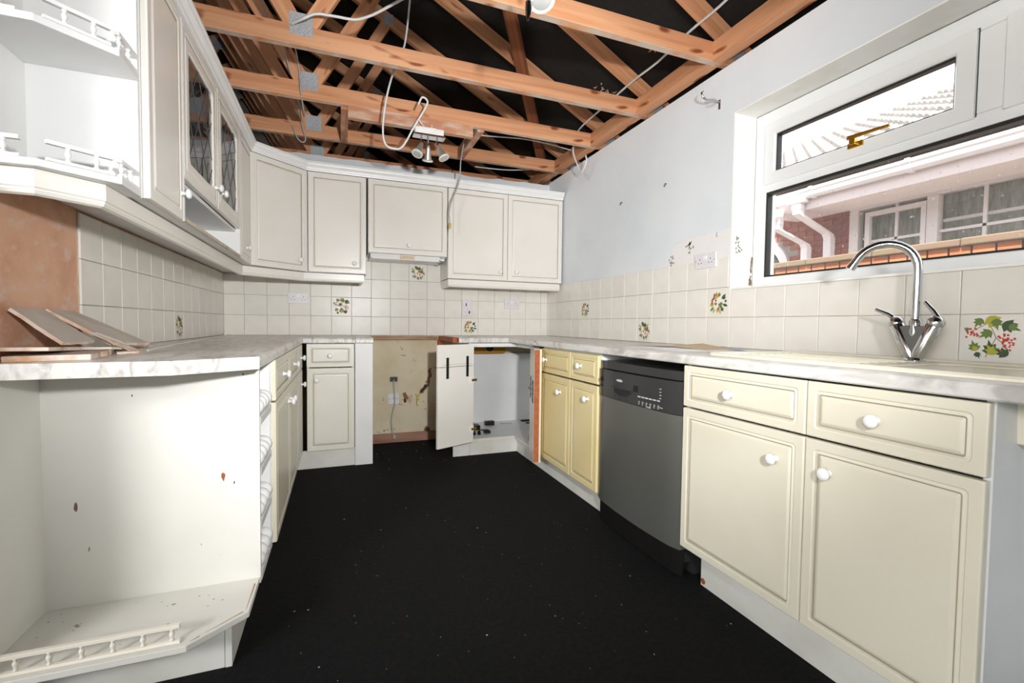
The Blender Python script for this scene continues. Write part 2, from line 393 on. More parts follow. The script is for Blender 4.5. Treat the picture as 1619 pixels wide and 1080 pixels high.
b = MB(); b.box(2.955, -7.6, 2.2, 2.985, 3.75, 2.41); b.box(-3.88, -7.6, 2.28, -3.86, 3.75, 2.41)
obj('eaves_board', b, felt, rf)

def beam(p0, p1, wid, dep):
    """unit-less beam: local X along p0-p1, Y = world y thickness, Z depth; returns mesh data, matrix"""
    p0, p1 = Vector(p0), Vector(p1); d = p1-p0; L = d.length; x = d.normalized()
    yv = Vector((0, 1, 0)) if abs(x.y) < 0.9 else Vector((1, 0, 0))
    z = x.cross(yv).normalized(); yv = z.cross(x)
    if z.z < 0: z = -z; yv = -yv
    b = MB(); b.box(0, -wid/2, -dep/2, L, wid/2, dep/2)
    M4 = Matrix((x, yv, z)).transposed().to_4x4(); M4.translation = p0
    return b, M4
ZB = 2.345
XA = -0.43
def ru(x): return 3.096-0.54*(x-1.653)
def mx(x): return 2*XA-x
TR_PARTS = []
def tp(name, p0, p1, dep, m_, wid=0.037):
    b, M4 = beam(p0, p1, wid, dep); me = b.mesh(name, m_); fixn(me); TR_PARTS.append((name, me, M4))
tp('bottom_chord', (-3.62, 0, ZB+0.0475), (2.80, 0, ZB+0.0475), 0.095, pine_chord)
tp('rafter', (2.93, 0, ru(2.93)-0.05), (XA, 0, ru(XA)-0.05), 0.085, pine)
tp('rafter', (mx(2.93), 0, ru(2.93)-0.05), (XA, 0, ru(XA)-0.05), 0.085, pine)
for q in (lambda x: x, mx):
    tp('web', (q(0.665), 0, ZB+0.085), (q(1.145), 0, ru(1.145)-0.10), 0.07, pine, 0.036)
    tp('web', (q(0.615), 0, ZB+0.085), (q(XA+0.03), 0, ru(XA)-0.12), 0.085, pine, 0.036)
def plate(x, z, sx, sz, yy):
    b = MB(); b.box(x-sx/2, yy, z-sz/2, x+sx/2, yy+0.0016, z+sz/2); me = b.mesh('nail_plate', galv); fixn(me); TR_PARTS.append(('nail_plate', me, Matrix()))
for q in (lambda x: x, mx):
    plate(q(0.64), 2.445, 0.104, 0.106, -0.0205); plate(q(1.165), ru(1.165)-0.055, 0.07, 0.08, -0.0205)
    plate(q(2.70), 2.42, 0.16, 0.09, -0.0205)
plate(XA, ru(XA)-0.12, 0.14, 0.12, -0.0205)
ys = [-2.06, -1.422, -0.862, -0.245, 0.35, 0.95, 1.55, 2.15, 2.75, 3.35]
tl = ['pine roof truss nearest the camera, above the tap end of the window', 'pine roof truss second from the camera, with a white cable over its plate',
      'pine roof truss with the dusty board and spotlights fixed beneath', 'pine roof truss just in front of the back wall, last over the kitchen']
for i, y in enumerate(ys):
    e = empty('roof_truss', (0, y, 0), tl[i] if i < 4 else 'pine roof truss beyond the back wall, in the dark of the loft', 'roof truss',
              None if i < 4 else 'roof trusses beyond the back wall')
    if i < 4: e['group'] = 'roof trusses over the kitchen'
    for n_, me, M4 in TR_PARTS: put(n_, me, e, mat4=M4, local=True, bevel=0)
for y in (-2.66,):     # trusses over the camera: out of the picture, they only carry the roof on
    e = empty('roof_truss', (0, y, 0), 'pine roof truss overhead that carries the top spotlight', 'roof truss', 'roof trusses over the kitchen')
    for n_, me, M4 in TR_PARTS: put(n_, me, e, mat4=M4, local=True)
# noggings along the right wall
ed = [-2.66]+ys[:4]
nl = ['pine nogging along the right wall, nearest the camera beside the window', 'pine nogging along the right wall above the metal hook',
      'pine nogging along the right wall between the second and third truss', 'pine nogging along the right wall by the dangling white cable end']
for i in range(4):
    b, M4 = beam((2.606, ed[i]+0.0195, ZB+0.0475), (2.606, ed[i+1]-0.0195, ZB+0.0475), 0.066, 0.095)
    o = put('nogging', b.mesh('nogging', pine), mat4=M4); fixn(o.data); tag(o, nl[i], 'nogging', 'noggings along the right wall')
b, M4 = beam((2.606, ys[3]+0.0195, ZB+0.0475), (2.606, ys[4]-0.0195, ZB+0.0475), 0.066, 0.095)
o = put('nogging', b.mesh('nogging', pine), mat4=M4); fixn(o.data); tag(o, 'short pine nogging over the corner, ending above the back wall', 'nogging', 'noggings along the right wall')
b = MB(); b.box(2.70, -7.6, ZT, 2.80, 3.7, ZB); struct('trim_1', b, pine_dark)
# diagonal brace nailed under the rafters
b, M4 = beam((1.35, -1.93, ru(1.35)-0.124), (2.60, 0.03, ru(2.60)-0.124), 0.085, 0.026)
x = (Vector((2.60, 0.03, ru(2.60)))-Vector((1.35, -1.93, ru(1.35)))).normalized(); nz = Vector((0.54, 0, 1)).normalized(); yv = nz.cross(x).normalized()
M4 = Matrix((x, yv, x.cross(yv))).transposed().to_4x4(); M4.translation = Vector((1.35, -1.93, ru(1.35)-0.124))
o = put('roof_brace', b.mesh('roof_brace', pine_dark), mat4=M4); fixn(o.data); tag(o, 'long diagonal timber brace running under the rafters', 'brace')
# noggings and the dusty board that carried the ceiling light
for xx, lab in ((0.845, 'dusty timber noggin left of the spotlight, between third and fourth truss'), (1.728, 'dusty timber noggin right of the spotlight, with a cable beside it')):
    b, M4 = beam((xx, ys[2]+0.0195, ZB+0.03), (xx, ys[3]-0.0195, ZB+0.03), 0.046, 0.085)
    o = put('nogging', b.mesh('nogging', pine_dusty), mat4=M4); fixn(o.data); tag(o, lab, 'nogging', 'noggings beside the spotlight')
b, M4 = beam((0.862, -0.868, 2.306), (1.660, -0.868, 2.306), 0.04, 0.074)
o = put('fixing_board', b.mesh('fixing_board', pine_dusty), mat4=M4); fixn(o.data)
tag(o, 'paint-splashed board under the third truss, carrying the spotlight bar', 'board')
# wisps of loft dust caught on the felt beside the noggings
for k, (x, y, sx) in enumerate(((2.60, -2.42, 0.10), (2.50, -1.72, 0.07), (2.52, -1.1, 0.08))):
    b = MB(); rs = random.Random(k)
    for i in range(26):
        p = Vector((x+rs.uniform(-sx, sx)*0.6, y+rs.uniform(-sx, sx), 0)); p.z = ru(p.x)+0.0
        q = p+Vector((rs.uniform(-.03, .03), rs.uniform(-.04, .04), -rs.uniform(.004, .02)))
        b.tube([p, (p+q)/2+Vector((0, 0, -0.008)), q], [0.002, 0.006, 0.0015], 5)
    o = obj('dust_wisp', b, wool, smooth=True); tag(o, ['clump of loft dust on the felt nearest the window', 'clump of loft dust on the felt above the metal hook', 'clump of loft dust on the felt near the dangling cable'][k], 'dust', 'dust clumps on the roofing felt', 'stuff')

# ---------------------------------------------------------------- wall tiles
TH = 0.006
def tile_mesh():
    b = MB(); h = T/2-0.0009; c = 0.0014
    for (z, s) in ((0, h), (TH-c, h), (TH-0.0006, h-c*0.6), (TH, h-c*1.6)):
        b.v += [(-s, -s, z), (s, -s, z), (s, s, z), (-s, s, z)]
    for k in range(3):
        for i in range(4): b.f.append((k*4+i, k*4+(i+1) % 4, k*4+4+(i+1) % 4, k*4+4+i)); b.m.append(0)
    b.f.append((12, 13, 14, 15)); b.m.append(0)
    return b
TM = tile_mesh().mesh('tile', tile_m); fixn(TM)
def frame_mat(o, u, v, n): 
    M4 = Matrix((Vector(u), Vector(v), Vector(n))).transposed().to_4x4(); M4.translation = Vector(o); return M4
rt = random.Random(11)
def leaf_shape(cx, cy, s, ang, lobes=True):
    if lobes:
        pr = [(0, -.5), (.22, -.42), (.5, -.12), (.3, -.05), (.36, .24), (.13, .18), (0, .62), (-.13, .18), (-.36, .24), (-.3, -.05), (-.5, -.12), (-.22, -.42)]
    else: pr = [(0, -.6), (.2, -.3), (.27, 0), (.18, .35), (0, .65), (-.18, .35), (-.27, 0), (-.2, -.3)]
    ca, sa = math.cos(ang), math.sin(ang)
    return [(cx+s*(x*ca-y*sa), cy+s*(x*sa+y*ca)) for x, y in pr]
def disc(cx, cy, rx, ry=None, n=8):
    ry = ry or rx; return [(cx+rx*math.cos(2*math.pi*i/n), cy+ry*math.sin(2*math.pi*i/n)) for i in range(n)]
PRM = [leaf_a, leaf_b, leaf_c, berry, twig_m]
def print_mb(style):
    """flat transfer print: currant sprig or strawberry ring"""
    b = MB(); rs = random.Random(style); lay = [0.0]
    def fl(poly, mi):
        lay[0] += 0.000012; n = len(poly); b.add([(x, y, lay[0]) for x, y in poly], [tuple(range(n))], mi)
    if style == 1:      # currants and ivy leaves
        for p, q in (((-.01, -.055), (.012, .005)), ((.012, .005), (-.005, .05)), ((.012, .005), (.035, -.02)), ((-.05, .02), (-.005, .05)), ((.03, .045), (-.005, .045))):
            d = Vector(q)-Vector(p); nv = Vector((-d.y, d.x)).normalized()*0.0009
            fl([(p[0]+nv.x, p[1]+nv.y), (p[0]-nv.x, p[1]-nv.y), (q[0]-nv.x, q[1]-nv.y), (q[0]+nv.x, q[1]+nv.y)], 4)
        for x, y, s, a, mi in ((-.03, .05, .03, 2.6, 0), (.005, .05, .045, 3.6, 2), (.012, .047, .03, 3.3, 0), (.043, .038, .042, 4.2, 1), (.05, .036, .025, 4.2, 0), (-.012, .015, .034, 2.2, 0),
                               (-.058, .03, .014, 1, 0), (-.038, -.022, .032, .3, 0), (-.036, -.028, .018, .5, 2), (-.028, -.05, .02, 3.6, 1), (.0, -.026, .042, .2, 1), (.002, -.032, .034, .6, 2), (.026, -.038, .034, 1.0, 1)):
            fl(leaf_shape(x, y, s, a), mi)
        for cx, cy, n in ((-.038, .022, 12), (-.047, .01, 8), (.03, .004, 16), (.045, -.004, 10), (.038, -.022, 8)):
            for i in range(n): fl(disc(cx+rs.uniform(-.013, .013), cy+rs.uniform(-.013, .012), rs.uniform(.0022, .0036)), 3)
    else:
        for i in range(15):
            a = 2*math.pi*i/15+rs.uniform(-.15, .15); rr_ = rs.uniform(.034, .052)
            x, y = rr_*math.cos(a), rr_*math.sin(a)
            if style == 2 and 1.9 < a < 3.7 and i % 2: fl(disc(x, y, .0065, .010, 8), 3); fl(leaf_shape(x, y+.010, .010, 0), 1)
            else: fl(leaf_shape(x, y, rs.uniform(.016, .03), a-1.57, rs.random() < .5), rs.choice([0, 1, 0, 2, 1]))
        for i in range(7 if style == 2 else 12):
            a = rs.uniform(0, 6.28); rr_ = rs.uniform(.004, .045); x, y = rr_*math.cos(a)+(.012 if style == 3 else -.01), rr_*math.sin(a)
            fl(disc(x, y, rs.uniform(.004, .008)), 3)
        for i in range(6): fl(leaf_shape(rs.uniform(-.02, .025), rs.uniform(-.025, .03), .02, rs.uniform(0, 6)), rs.choice([0, 1, 2]))
    return b
PRINTS = {k: print_mb(k).mesh('fruit_print', PRM) for k in (1, 2, 3)}
def add_tile(parent, n, u, c0, c1, z0, z1, plane, deco=0):
    """tile between c0..c1 along the wall (u direction coordinate) and z0..z1"""
    hu, hz = abs(c1-c0)/T, (z1-z0)/T; cm, zm = (c0+c1)/2, (z0+z1)/2
    o = (cm, plane, zm) if abs(n[1]) else (plane, cm, zm)
    M4 = frame_mat(o, u, (0, 0, 1), n) @ Matrix.Rotation(rt.uniform(-.004, .004), 4, 'X') @ Matrix.Rotation(rt.uniform(-.004, .004), 4, 'Y')
    t_ = put('tile', TM, parent, mat4=M4 @ Matrix.Diagonal((hu, hz, 1, 1)))
    if deco:
        t_['label'] = {1: 'white tile printed with red currants and ivy leaves', 2: 'white tile printed with strawberries and leaves', 3: 'white tile printed with a ring of berries and leaves'}[deco]
        put('fruit_print', PRINTS[deco], t_, mat4=Matrix.Translation((0, 0, TH+0.0003)), local=True)
ROW = [0.902, 1.0537, 1.2057, 1.3577, 1.5097, 1.6617]
# grout beds
b = MB(); b.box(0, -0.0035, 0.895, W, 0, 1.3577); b.box(0.98, -0.0035, 1.3577, 1.64, 0, 1.56); obj('grout_bed', b, grout_m, wall_back)
b = MB(); b.box(W-0.0035, 0, 0.895, W, WY0, 1.3577); b.box(W-0.0035, WY0, 0.895, W, -3.7, WZ0-0.004); obj('grout_bed', b, grout_m, wall_right)
b = MB(); b.box(0, 0, 0.895, 0.0035, -2.004, 1.3577); obj('grout_bed', b, grout_m, wall_left)
PB, PRt, PL = -0.0036, W-0.0036, 0.0036
jx = [0.0096]+[-0.009+k*T for k in range(1, 18)]+[W-0.0096]
DB = {(5, 1): 1, (9, 3): 3, (12, 0): 2}
for k in range(18):
    for rw in range(3): add_tile(wall_back, (0, -1, 0), (1, 0, 0), jx[k], jx[k+1], ROW[rw], ROW[rw+1], PB, DB.get((k, rw), 0))
for k in range(6, 11):
    for rw in (3, 4):
        if 0.98 < jx[k]+0.08 < 1.64: add_tile(wall_back, (0, -1, 0), (1, 0, 0), jx[k], jx[k+1], ROW[rw], min(ROW[rw+1], 1.558), PB, DB.get((k, rw), 0))
jy = [-0.0036, -0.0389]+[-(0.1909+j*T) for j in range(0, 23)]
DR = {(5, 1): 2, (10, 0): 3, (14, 1): 2, (21, 0): 1}
for k in range(len(jy)-1):
    top = 3 if jy[k+1] > -2.16 or k == 14 else 2
    for rw in range(top):
        y1 = jy[k+1] if not (rw == 2 and k == 14) else WY0
        z1 = ROW[rw+1] if not (rw == 1 and jy[k+1] < -2.2) else WZ0-0.005
        add_tile(wall_right, (-1, 0, 0), (0, -1, 0), jy[k], y1, ROW[rw], z1, PRt, DR.get((k, rw), 0))
jl = [-0.0036, -0.0282]+[-(0.1802+j*T) for j in range(0, 13)]
DL = {(7, 0): 3}
for k in range(len(jl)-1):
    for rw in range(3): add_tile(wall_left, (1, 0, 0), (0, 1, 0), jl[k], jl[k+1], ROW[rw], ROW[rw+1], PL, DL.get((k, rw), 0))
# remnant of old wallpaper above the tiles beside the window
b = MB(); rs = random.Random(4)
pts_ = [(1.655, 1.358), (1.665, 1.372), (1.69, 1.40), (1.72, 1.445), (1.745, 1.475), (1.80, 1.492), (1.90, 1.497), (1.99, 1.498), (2.07, 1.500), (2.151, 1.502), (2.151, 1.3585)]
b.oprism((W, 0, 0), (0, -1, 0), (0, 0, 1), (-1, 0, 0), pts_, 0.0009, 0)
n_dot = 0
for i in range(40):
    for j in range(14):
        y, z = 1.66+i*0.0125+(0.006 if j % 2 else 0), 1.365+j*0.0105
        if z < 1.495 and y < 2.145 and (y-1.655)*1.25 > (z-1.358)*0.78+0.004:
            b.add([(W-0.00102, -(y+p), z+q) for p, q in disc(0, 0, .0022, .0028, 6)], [tuple(range(6))], 1)
def sprig(bm, y, z, s, xx, mi, sg=-1, seed=0):
    rs = random.Random(seed)
    for i in range(11):
        a = rs.uniform(0, 6.28); rr_ = s*rs.uniform(.1, 1)
        c = (rr_*math.cos(a)*0.7, rr_*math.sin(a))
        bm.add([(xx, sg*(y+p), z+q) for p, q in leaf_shape(c[0], c[1], s*0.42, rs.uniform(0, 6), False)], [tuple(range(8))], rs.choice(mi))
    bm.add([(xx, sg*(y-.0012), z-s*1.2), (xx, sg*(y+.0012), z-s*1.2), (xx, sg*(y+.0012), z+s*.4), (xx, sg*(y-.0012), z+s*.4)], [(0, 1, 2, 3)], 2)
sprig(b, 1.715, 1.385, 0.035, W-0.00105, [2, 3], seed=1); sprig(b, 1.865, 1.458, 0.042, W-0.00105, [2, 2, 3], seed=2); sprig(b, 2.06, 1.485, 0.012, W-0.00105, [2], seed=5)
o = obj('wallpaper_remnant', b, [wallpaper, dot_m, pale_leaf, pale_mauve], wall_right); o['label'] = 'torn remnant of dotted sprig wallpaper above the tiles'
b = MB(); yy = WY0-0.0068
b.oprism((0, WY0-0.006, 0), (1, 0, 0), (0, 0, 1), (0, -1, 0), [(W, 1.36), (W, 1.52), (W+.10, 1.50), (W+.105, 1.43), (W+.09, 1.37)], 0.0007, 0)
for i in range(9):
    for j in range(13):
        x, z = W+.006+i*.0105+(0.005 if j % 2 else 0), 1.372+j*.0105
        if x < W+.095 and z < 1.50: b.add([(x+p, yy-.0001, z+q) for p, q in disc(0, 0, .0016, .0026, 6)], [tuple(range(6))], 1)
rs = random.Random(8)
for i in range(12):
    c = (W+.045+rs.uniform(-.02, .02), 1.42+rs.uniform(-.04, .04))
    b.add([(p, yy-.0002, q) for p, q in leaf_shape(c[0], c[1], .016, rs.uniform(0, 6), False)], [tuple(range(8))], 2)
obj('wallpaper_remnant', b, [wallpaper, dot_m, pale_leaf], wall_right)['label'] = 'wallpaper remnant inside the window reveal'
# old stain in the reveal corner
b = MB(); rs = random.Random(2)
for i in range(16):
    z = 1.205+rs.random()**2*0.16; x = W+.139-rs.random()*0.03*(1.4-z)*3
    b.add([(x+p, yy-.0003-i*2e-5, z+q) for p, q in disc(0, 0, rs.uniform(.003, .009), rs.uniform(.006, .016), 7)], [tuple(range(7))], 0)
obj('damp_stain', b, [MAT('damp_stain', (120, 92, 66), 0.9, c2=(190, 176, 156), scale=40)], wall_right)
# skirting, batten and ragged patches in the open cooker bay
b = MB(); b.box(1.035, -0.018, 0, 1.66, 0, 0.075); b.box(1.44, -0.024, 0.02, 1.60, -0.018, 0.06)
tag(obj('baseboard_back', b, MAT('stripped_skirting', (166, 128, 108), 0.85, c2=(140, 96, 74), scale=6, stretch=(0.5, 3, 3))), kind='structure')
b = MB(); b.box(1.035, -0.03, 0.862, 1.60, -0.001, 0.893)
tag(obj('trim_2', b, MAT('worktop_batten', (178, 150, 124), 0.85, c2=(140, 92, 62), scale=12, stretch=(0.4, 3, 3)), bevel=0.002), kind='structure')
b = MB(); rs = random.Random(12)
def blob(cx, cz, rx, rz, mi, dy):
    n = 14; b.add([(cx+rx*math.cos(6.283*i/n)*rs.uniform(.7, 1.2), dy, cz+rz*math.sin(6.283*i/n)*rs.uniform(.7, 1.2)) for i in range(n)], [tuple(range(n))], mi)
k = 0
def trail(pts, wd, mi, n=9):
    global k
    for i in range(len(pts)-1):
        for j in range(n):
            t = j/n; k += 1
            blob(pts[i][0]+(pts[i+1][0]-pts[i][0])*t+rs.uniform(-.006, .006), pts[i][1]+(pts[i+1][1]-pts[i][1])*t+rs.uniform(-.006, .006), wd*rs.uniform(.5, 1.1), wd*rs.uniform(.6, 1.4), mi, -0.0004-k*8e-6)
trail([(1.545, .61), (1.54, .55), (1.515, .50)], .014, 0); trail([(1.53, .50), (1.50, .45), (1.46, .405)], .017, 0); trail([(1.51, .47), (1.47, .415)], .012, 1); trail([(1.448, .40), (1.436, .33)], .008, 2, 5)
trail([(1.325, .40), (1.35, .36)], .018, 0, 6); trail([(1.32, .355), (1.335, .34)], .010, 1, 4); trail([(1.505, .085), (1.535, .085)], .024, 0, 4); trail([(1.508, .082), (1.53, .08)], .014, 1, 4)
for q in ((1.29, .80), (1.305, .79), (1.30, .735), (1.325, .735), (1.485, .33), (1.505, .27), (1.40, .69), (1.15, .37), (1.56, .38)): trail([q, (q[0]+.006, q[1]-.012)], .005, 3, 3)
trail([(1.16, .105), (1.25, .115)], .008, 3, 5); trail([(1.27, .33), (1.31, .30)], .006, 3, 4); trail([(1.535, .40), (1.52, .30)], .004, 3, 6)
obj('plaster_scar', b, [MAT('scar_brown', (126, 90, 66), 0.95, c2=(160, 126, 96), scale=50), MAT('scar_dark', (58, 46, 38), 0.95), MAT('scar_yellow', (176, 160, 52), 0.9), MAT('scar_pale', (168, 132, 100), 0.95)], wall_back)
# specks of debris on the carpet: far too many to count
b = MB(); rs = random.Random(21)
for i in range(170):
    t_ = rs.random(); x = rs.uniform(0.6, 2.05); y = -0.6-rs.random()**0.7*2.7
    if rs.random() < 0.25: x = rs.uniform(1.05, 1.6); y = rs.uniform(-0.75, -0.1)
    s = rs.choice([.001, .0014, .0016, .002, .0032]); a = rs.uniform(0, 3)
    b.v += [(x+s*math.cos(a+k*2.1)*rs.uniform(.6, 1.6), y+s*math.sin(a+k*2.1), .001) for k in range(3)]+[(x, y, .001+s*.7)]
    n = len(b.v)-4; b.f += [(n, n+1, n+3), (n+1, n+2, n+3), (n+2, n, n+3), (n, n+2, n+1)]; b.m += [0]*4
tag(obj('debris', b, white_dust), 'pale specks of plaster debris scattered over the black carpet', 'debris', kind='stuff')
# ---------------------------------------------------------------- cabinet building blocks
Z3 = Vector((0, 0, 1))
def rrect(w_, h_, i, r, k=3):
    """rounded rectangle loop inset by i"""
    pts = []
    for cx, cy, a0 in ((i+r, i+r, 180), (w_-i-r, i+r, 270), (w_-i-r, h_-i-r, 0), (i+r, h_-i-r, 90)):
        for j in range(k+1):
            a = R(a0+90*j/k); pts.append((cx+r*math.cos(a), cy+r*math.sin(a)))
    return pts
def rings_mb(w_, h_, rings, hole=False):
    """stack of rounded loops (inset, depth, radius, material of the band up to it); closes both ends unless hole"""
    b = MB(); L = [rrect(w_, h_, i, max(r, 1e-4)) for i, d, r, mi in rings]; n = len(L[0])
    for (i, d, r, mi), lp in zip(rings, L): b.v += [(x, y, d) for x, y in lp]
    for k in range(len(rings)-1):
        for j in range(n): b.f.append((k*n+j, k*n+(j+1) % n, (k+1)*n+(j+1) % n, (k+1)*n+j)); b.m.append(rings[k+1][3])
    if hole:
        k = len(rings)-1
        for j in range(n): b.f.append((k*n+j, k*n+(j+1) % n, (j+1) % n, j)); b.m.append(0)
    else:
        b.f.append(tuple(range(n-1, -1, -1))); b.m.append(0)
        k = len(rings)-1; b.f.append(tuple(k*n+j for j in range(n))); b.m.append(0)
    return b
def face_rings(a, t=0.018):
    return [(0.0008, 0, .002, 0), (0, 0.001, .002, 0), (0, t-.004, .003, 0), (.0012, t-.0012, .003, 0), (.004, t, .003, 0), (a, t, .010, 0), (a+.0025, t-.0022, .010, 0), (a+.005, t-.0022, .009, 0),
            (a+.009, t-.0006, .007, 0), (a+.0105, t-.0006, .006, 0), (a+.0125, t-.0036, .004, 1), (a+.0145, t-.0036, .003, 1), (a+.021, t-.0004, .002, 0), (a+.024, t, .002, 0)]
def tobasis(b, o, u, n):
    """local x->u, y->up, z->n"""
    M4 = frame_mat(o, u, (0, 0, 1), n); b.v = [tuple(M4 @ Vector(p)) for p in b.v]; return b
KN = MB(); KN.lathe([(0.0105, 0), (0.0105, .002), (0.006, .005), (0.0055, .012), (0.008, .015), (0.0155, .018), (0.0175, .022), (0.0165, .027), (0.011, .0305), (0.004, .032)], seg=18)
KNM = KN.mesh('knob', ceramic, True); fixn(KNM)
def knob(parent, p, n):
    q = Vector((0, 0, 1)).rotation_difference(Vector(n)); M4 = q.to_matrix().to_4x4(); M4.translation = Vector(p)
    return put('knob', KNM, parent, mat4=M4)
def leafpanel(name, parent, o, u, n, w_, h_, m_, kn=None, a=0.028, t=0.018):
    """a routed door or drawer front; o = lower corner of its back face; kn = knob (along, up)"""
    b = tobasis(rings_mb(w_, h_, face_rings(a, t)), o, u, n)
    d = obj(name, b, [m_, groove_dark], parent)
    if kn: knob(d, Vector(o)+Vector(u)*kn[0]+Z3*kn[1]+Vector(n)*t, n)
    return d
def carcass(parent, x0, y0, z0, x1, y1, z1, side, m_=None, shelves=(), top=True, t=0.016):
    """board box, open on one side ('+x','-x','-y')"""
    b = MB()
    b.box(x0, y0, z0, x1, y1, z0+t)
    if top: b.box(x0, y0, z1-t, x1, y1, z1)
    zz0, zz1 = z0+t, z1-t if top else z1
    if side != '-x': b.box(x0, y0, zz0, x0+t, y1, zz1)
    if side != '+x': b.box(x1-t, y0, zz0, x1, y1, zz1)
    xa, xb = (x0 if side == '-x' else x0+t), (x1 if side == '+x' else x1-t)
    if side != '-y': b.box(xa, min(y0, y1), zz0, xb, min(y0, y1)+t, zz1)
    b.box(xa, max(y0, y1)-t, zz0, xb, max(y0, y1), zz1)
    for s_ in shelves: b.box(x0+t, y0+t*(1 if y1 > y0 else -1), s_, x1-t, y1-t*(1 if y1 > y0 else -1), s_+t)
    return obj('carcass', b, m_ or melamine, parent)
UX, UL, UR = (1, 0, 0), (0, 1, 0), (0, -1, 0)
NB, NL, NR = (0, -1, 0), (1, 0, 0), (-1, 0, 0)

# ---------------------------------------------------------------- right run of base units
e = empty('base_cabinet', (2.35, -1.53, 0), 'yellowed cream base cabinet with two drawers and two doors, beside the dishwasher', 'cabinet', 'base cabinets along the right wall')
carcass(e, 2.080, -1.888, 0.13, 2.64, -1.176, 0.858, '-x')
for y0, w_, kd, kw in ((-1.178, 0.403, (0.075, .083), (0.28, .47)), (-1.584, 0.300, (0.12, .083), (0.20, .48))):
    leafpanel('drawer', e, (2.078, y0, 0.697), UR, NR, w_, 0.152, cream_yellow, kd, 0.022)
    leafpanel('door', e, (2.078, y0, 0.128), UR, NR, w_, 0.560, cream_yellow, kw)
e = empty('sink_cabinet', (2.35, -2.96, 0), 'large cream base cabinet below the tap, two drawers over two doors', 'cabinet', 'base cabinets along the right wall')
carcass(e, 2.080, -3.408, 0.145, 2.64, -2.514, 0.858, '-x', top=False)
for y0, w_, kd, kw in ((-2.513, 0.497, (0.232, .077), (0.407, .459)), (-3.013, 0.392, (0.182, .078), (0.069, .463))):
    leafpanel('drawer', e, (2.078, y0, 0.698), UR, NR, w_, 0.157, cream, kd, 0.024)
    leafpanel('door', e, (2.078, y0, 0.145), UR, NR, w_, 0.546, cream, kw, 0.026)
def plinth(lab, boxes, m_=plinth_m):
    b = MB()
    for q in boxes: b.box(*q)
    return tag(obj('plinth', b, m_, bevel=0.001), lab, 'plinth')
plinth('pale plinth board below the sink cabinet doors', [(2.125, -3.408, 0, 2.141, -2.562, 0.143)])
plinth('pale plinth board below the yellowed cabinet on the right', [(2.125, -1.886, 0, 2.141, -0.962, 0.126)])
b = MB(); b.lathe([(0.012, 0), (0.010, .0005)], (2.1235, -2.575, 0.02), (-1, 0, 0), 9)
tag(obj('rust_mark', b, rust, smooth=False), 'small rusty chip on the end of the right plinth', 'stain')

# dishwasher
e = empty('dishwasher', (2.33, -2.197, 0), 'graphite grey dishwasher with a darker control panel, under the right worktop', 'dishwasher')
b = MB(); b.box(2.085, -2.500, 0.06, 2.63, -1.895, 0.805); b.box(2.15, -2.495, 0.0, 2.62, -1.90, 0.06)
obj('cabinet_body', b, dw_dark, e)
def bowed(z0, z1, bulge, x0, zs=2, y0=-1.895, y1=-2.505, th=0.05, lean=0.0):
    """front panel bowed outwards across its width"""
    b = MB(); n = 14
    for k in range(zs+1):
        z = z0+(z1-z0)*k/zs
        for i in range(n+1):
            s = i/n; e_ = (2*s-1)**2; ed = 0.010*max(0, (abs(2*s-1)-0.90)/0.10)**2
            b.v.append((x0-bulge*(1-e_)+ed+lean*k/zs, y0+(y1-y0)*s, z))
        for i in range(n+1): b.v.append((x0+th, y0+(y1-y0)*i/n, z))
    m_ = n+1; N = 2*m_
    for k in range(zs):
        for i in range(n):
            b.f += [(k*N+i, k*N+i+1, (k+1)*N+i+1, (k+1)*N+i), (k*N+m_+i+1, k*N+m_+i, (k+1)*N+m_+i, (k+1)*N+m_+i+1)]; b.m += [0, 0]
        b.f += [(k*N, k*N+m_, (k+1)*N+m_, (k+1)*N), (k*N+n, (k+1)*N+n, (k+1)*N+m_+n, k*N+m_+n)]; b.m += [0, 0]
    for k in (0, zs):
        for i in range(n): b.f.append((k*N+i, k*N+i+1, k*N+m_+i+1, k*N+m_+i)); b.m.append(0)
    return b
dd = obj('door', bowed(0.118, 0.652, 0.020, 2.058, 1), dw_grey, e, smooth=True, sharp=30)
cp = obj('control_panel', bowed(0.655, 0.787, 0.022, 2.055, 2), dw_dark, e, smooth=True, sharp=30)
obj('worktop_lid', bowed(0.792, 0.828, 0.012, 2.062, 1, th=0.55), dw_dark, e, smooth=True, sharp=30)
obj('kick_plate', bowed(0.008, 0.112, 0.012, 2.072, 1, th=0.02), dark_m, e, smooth=True, sharp=30)
xf = lambda y: 2.055-0.022*(1-((y+2.2)/0.305)**2)
b = MB()     # recessed grip: a dark half-moon hollow under a lip
pts_ = [(.075*math.cos(R(a)), .034*math.sin(R(a))) for a in range(180, 361, 15)]
yg = -2.14; b.add([(xf(yg+p)-.0012, yg+p, .713+q) for p, q in pts_], [tuple(range(len(pts_)))], 0)
b.tube([(xf(yg+p)-.002, yg+p, .713+q*1.0) for p, q in pts_], .0022, 6, 1)
b.box(xf(yg)-.004, yg-.078, .712, xf(yg)+.002, yg+.078, .718, 1)
obj('grip_recess', b, [black_pl, dw_dark], cp)
b = MB(); b.box(xf(-2.245)-.0015, -2.262, .712, xf(-2.245)+.002, -2.228, .742, 0); obj('display_window', b, black_pl, cp, bevel=0.003)
b = MB()
for i in range(6): y = -2.262-i*0.024; b.box(xf(y)-.0022, y-.017, .694, xf(y)+.001, y, .699)
for i in range(6):
    y = -2.262-i*0.024
    for j in range(3): b.box(xf(y)-.0007, y-.014+.002*j, .674-.006*j, xf(y)+.001, y-.004, .6765-.006*j)
for j in range(3): b.box(xf(-2.33)-.0007, -2.345, .652+j*.0025+.004, xf(-2.33)+.001, -2.30, .6532+j*.0025+.004)
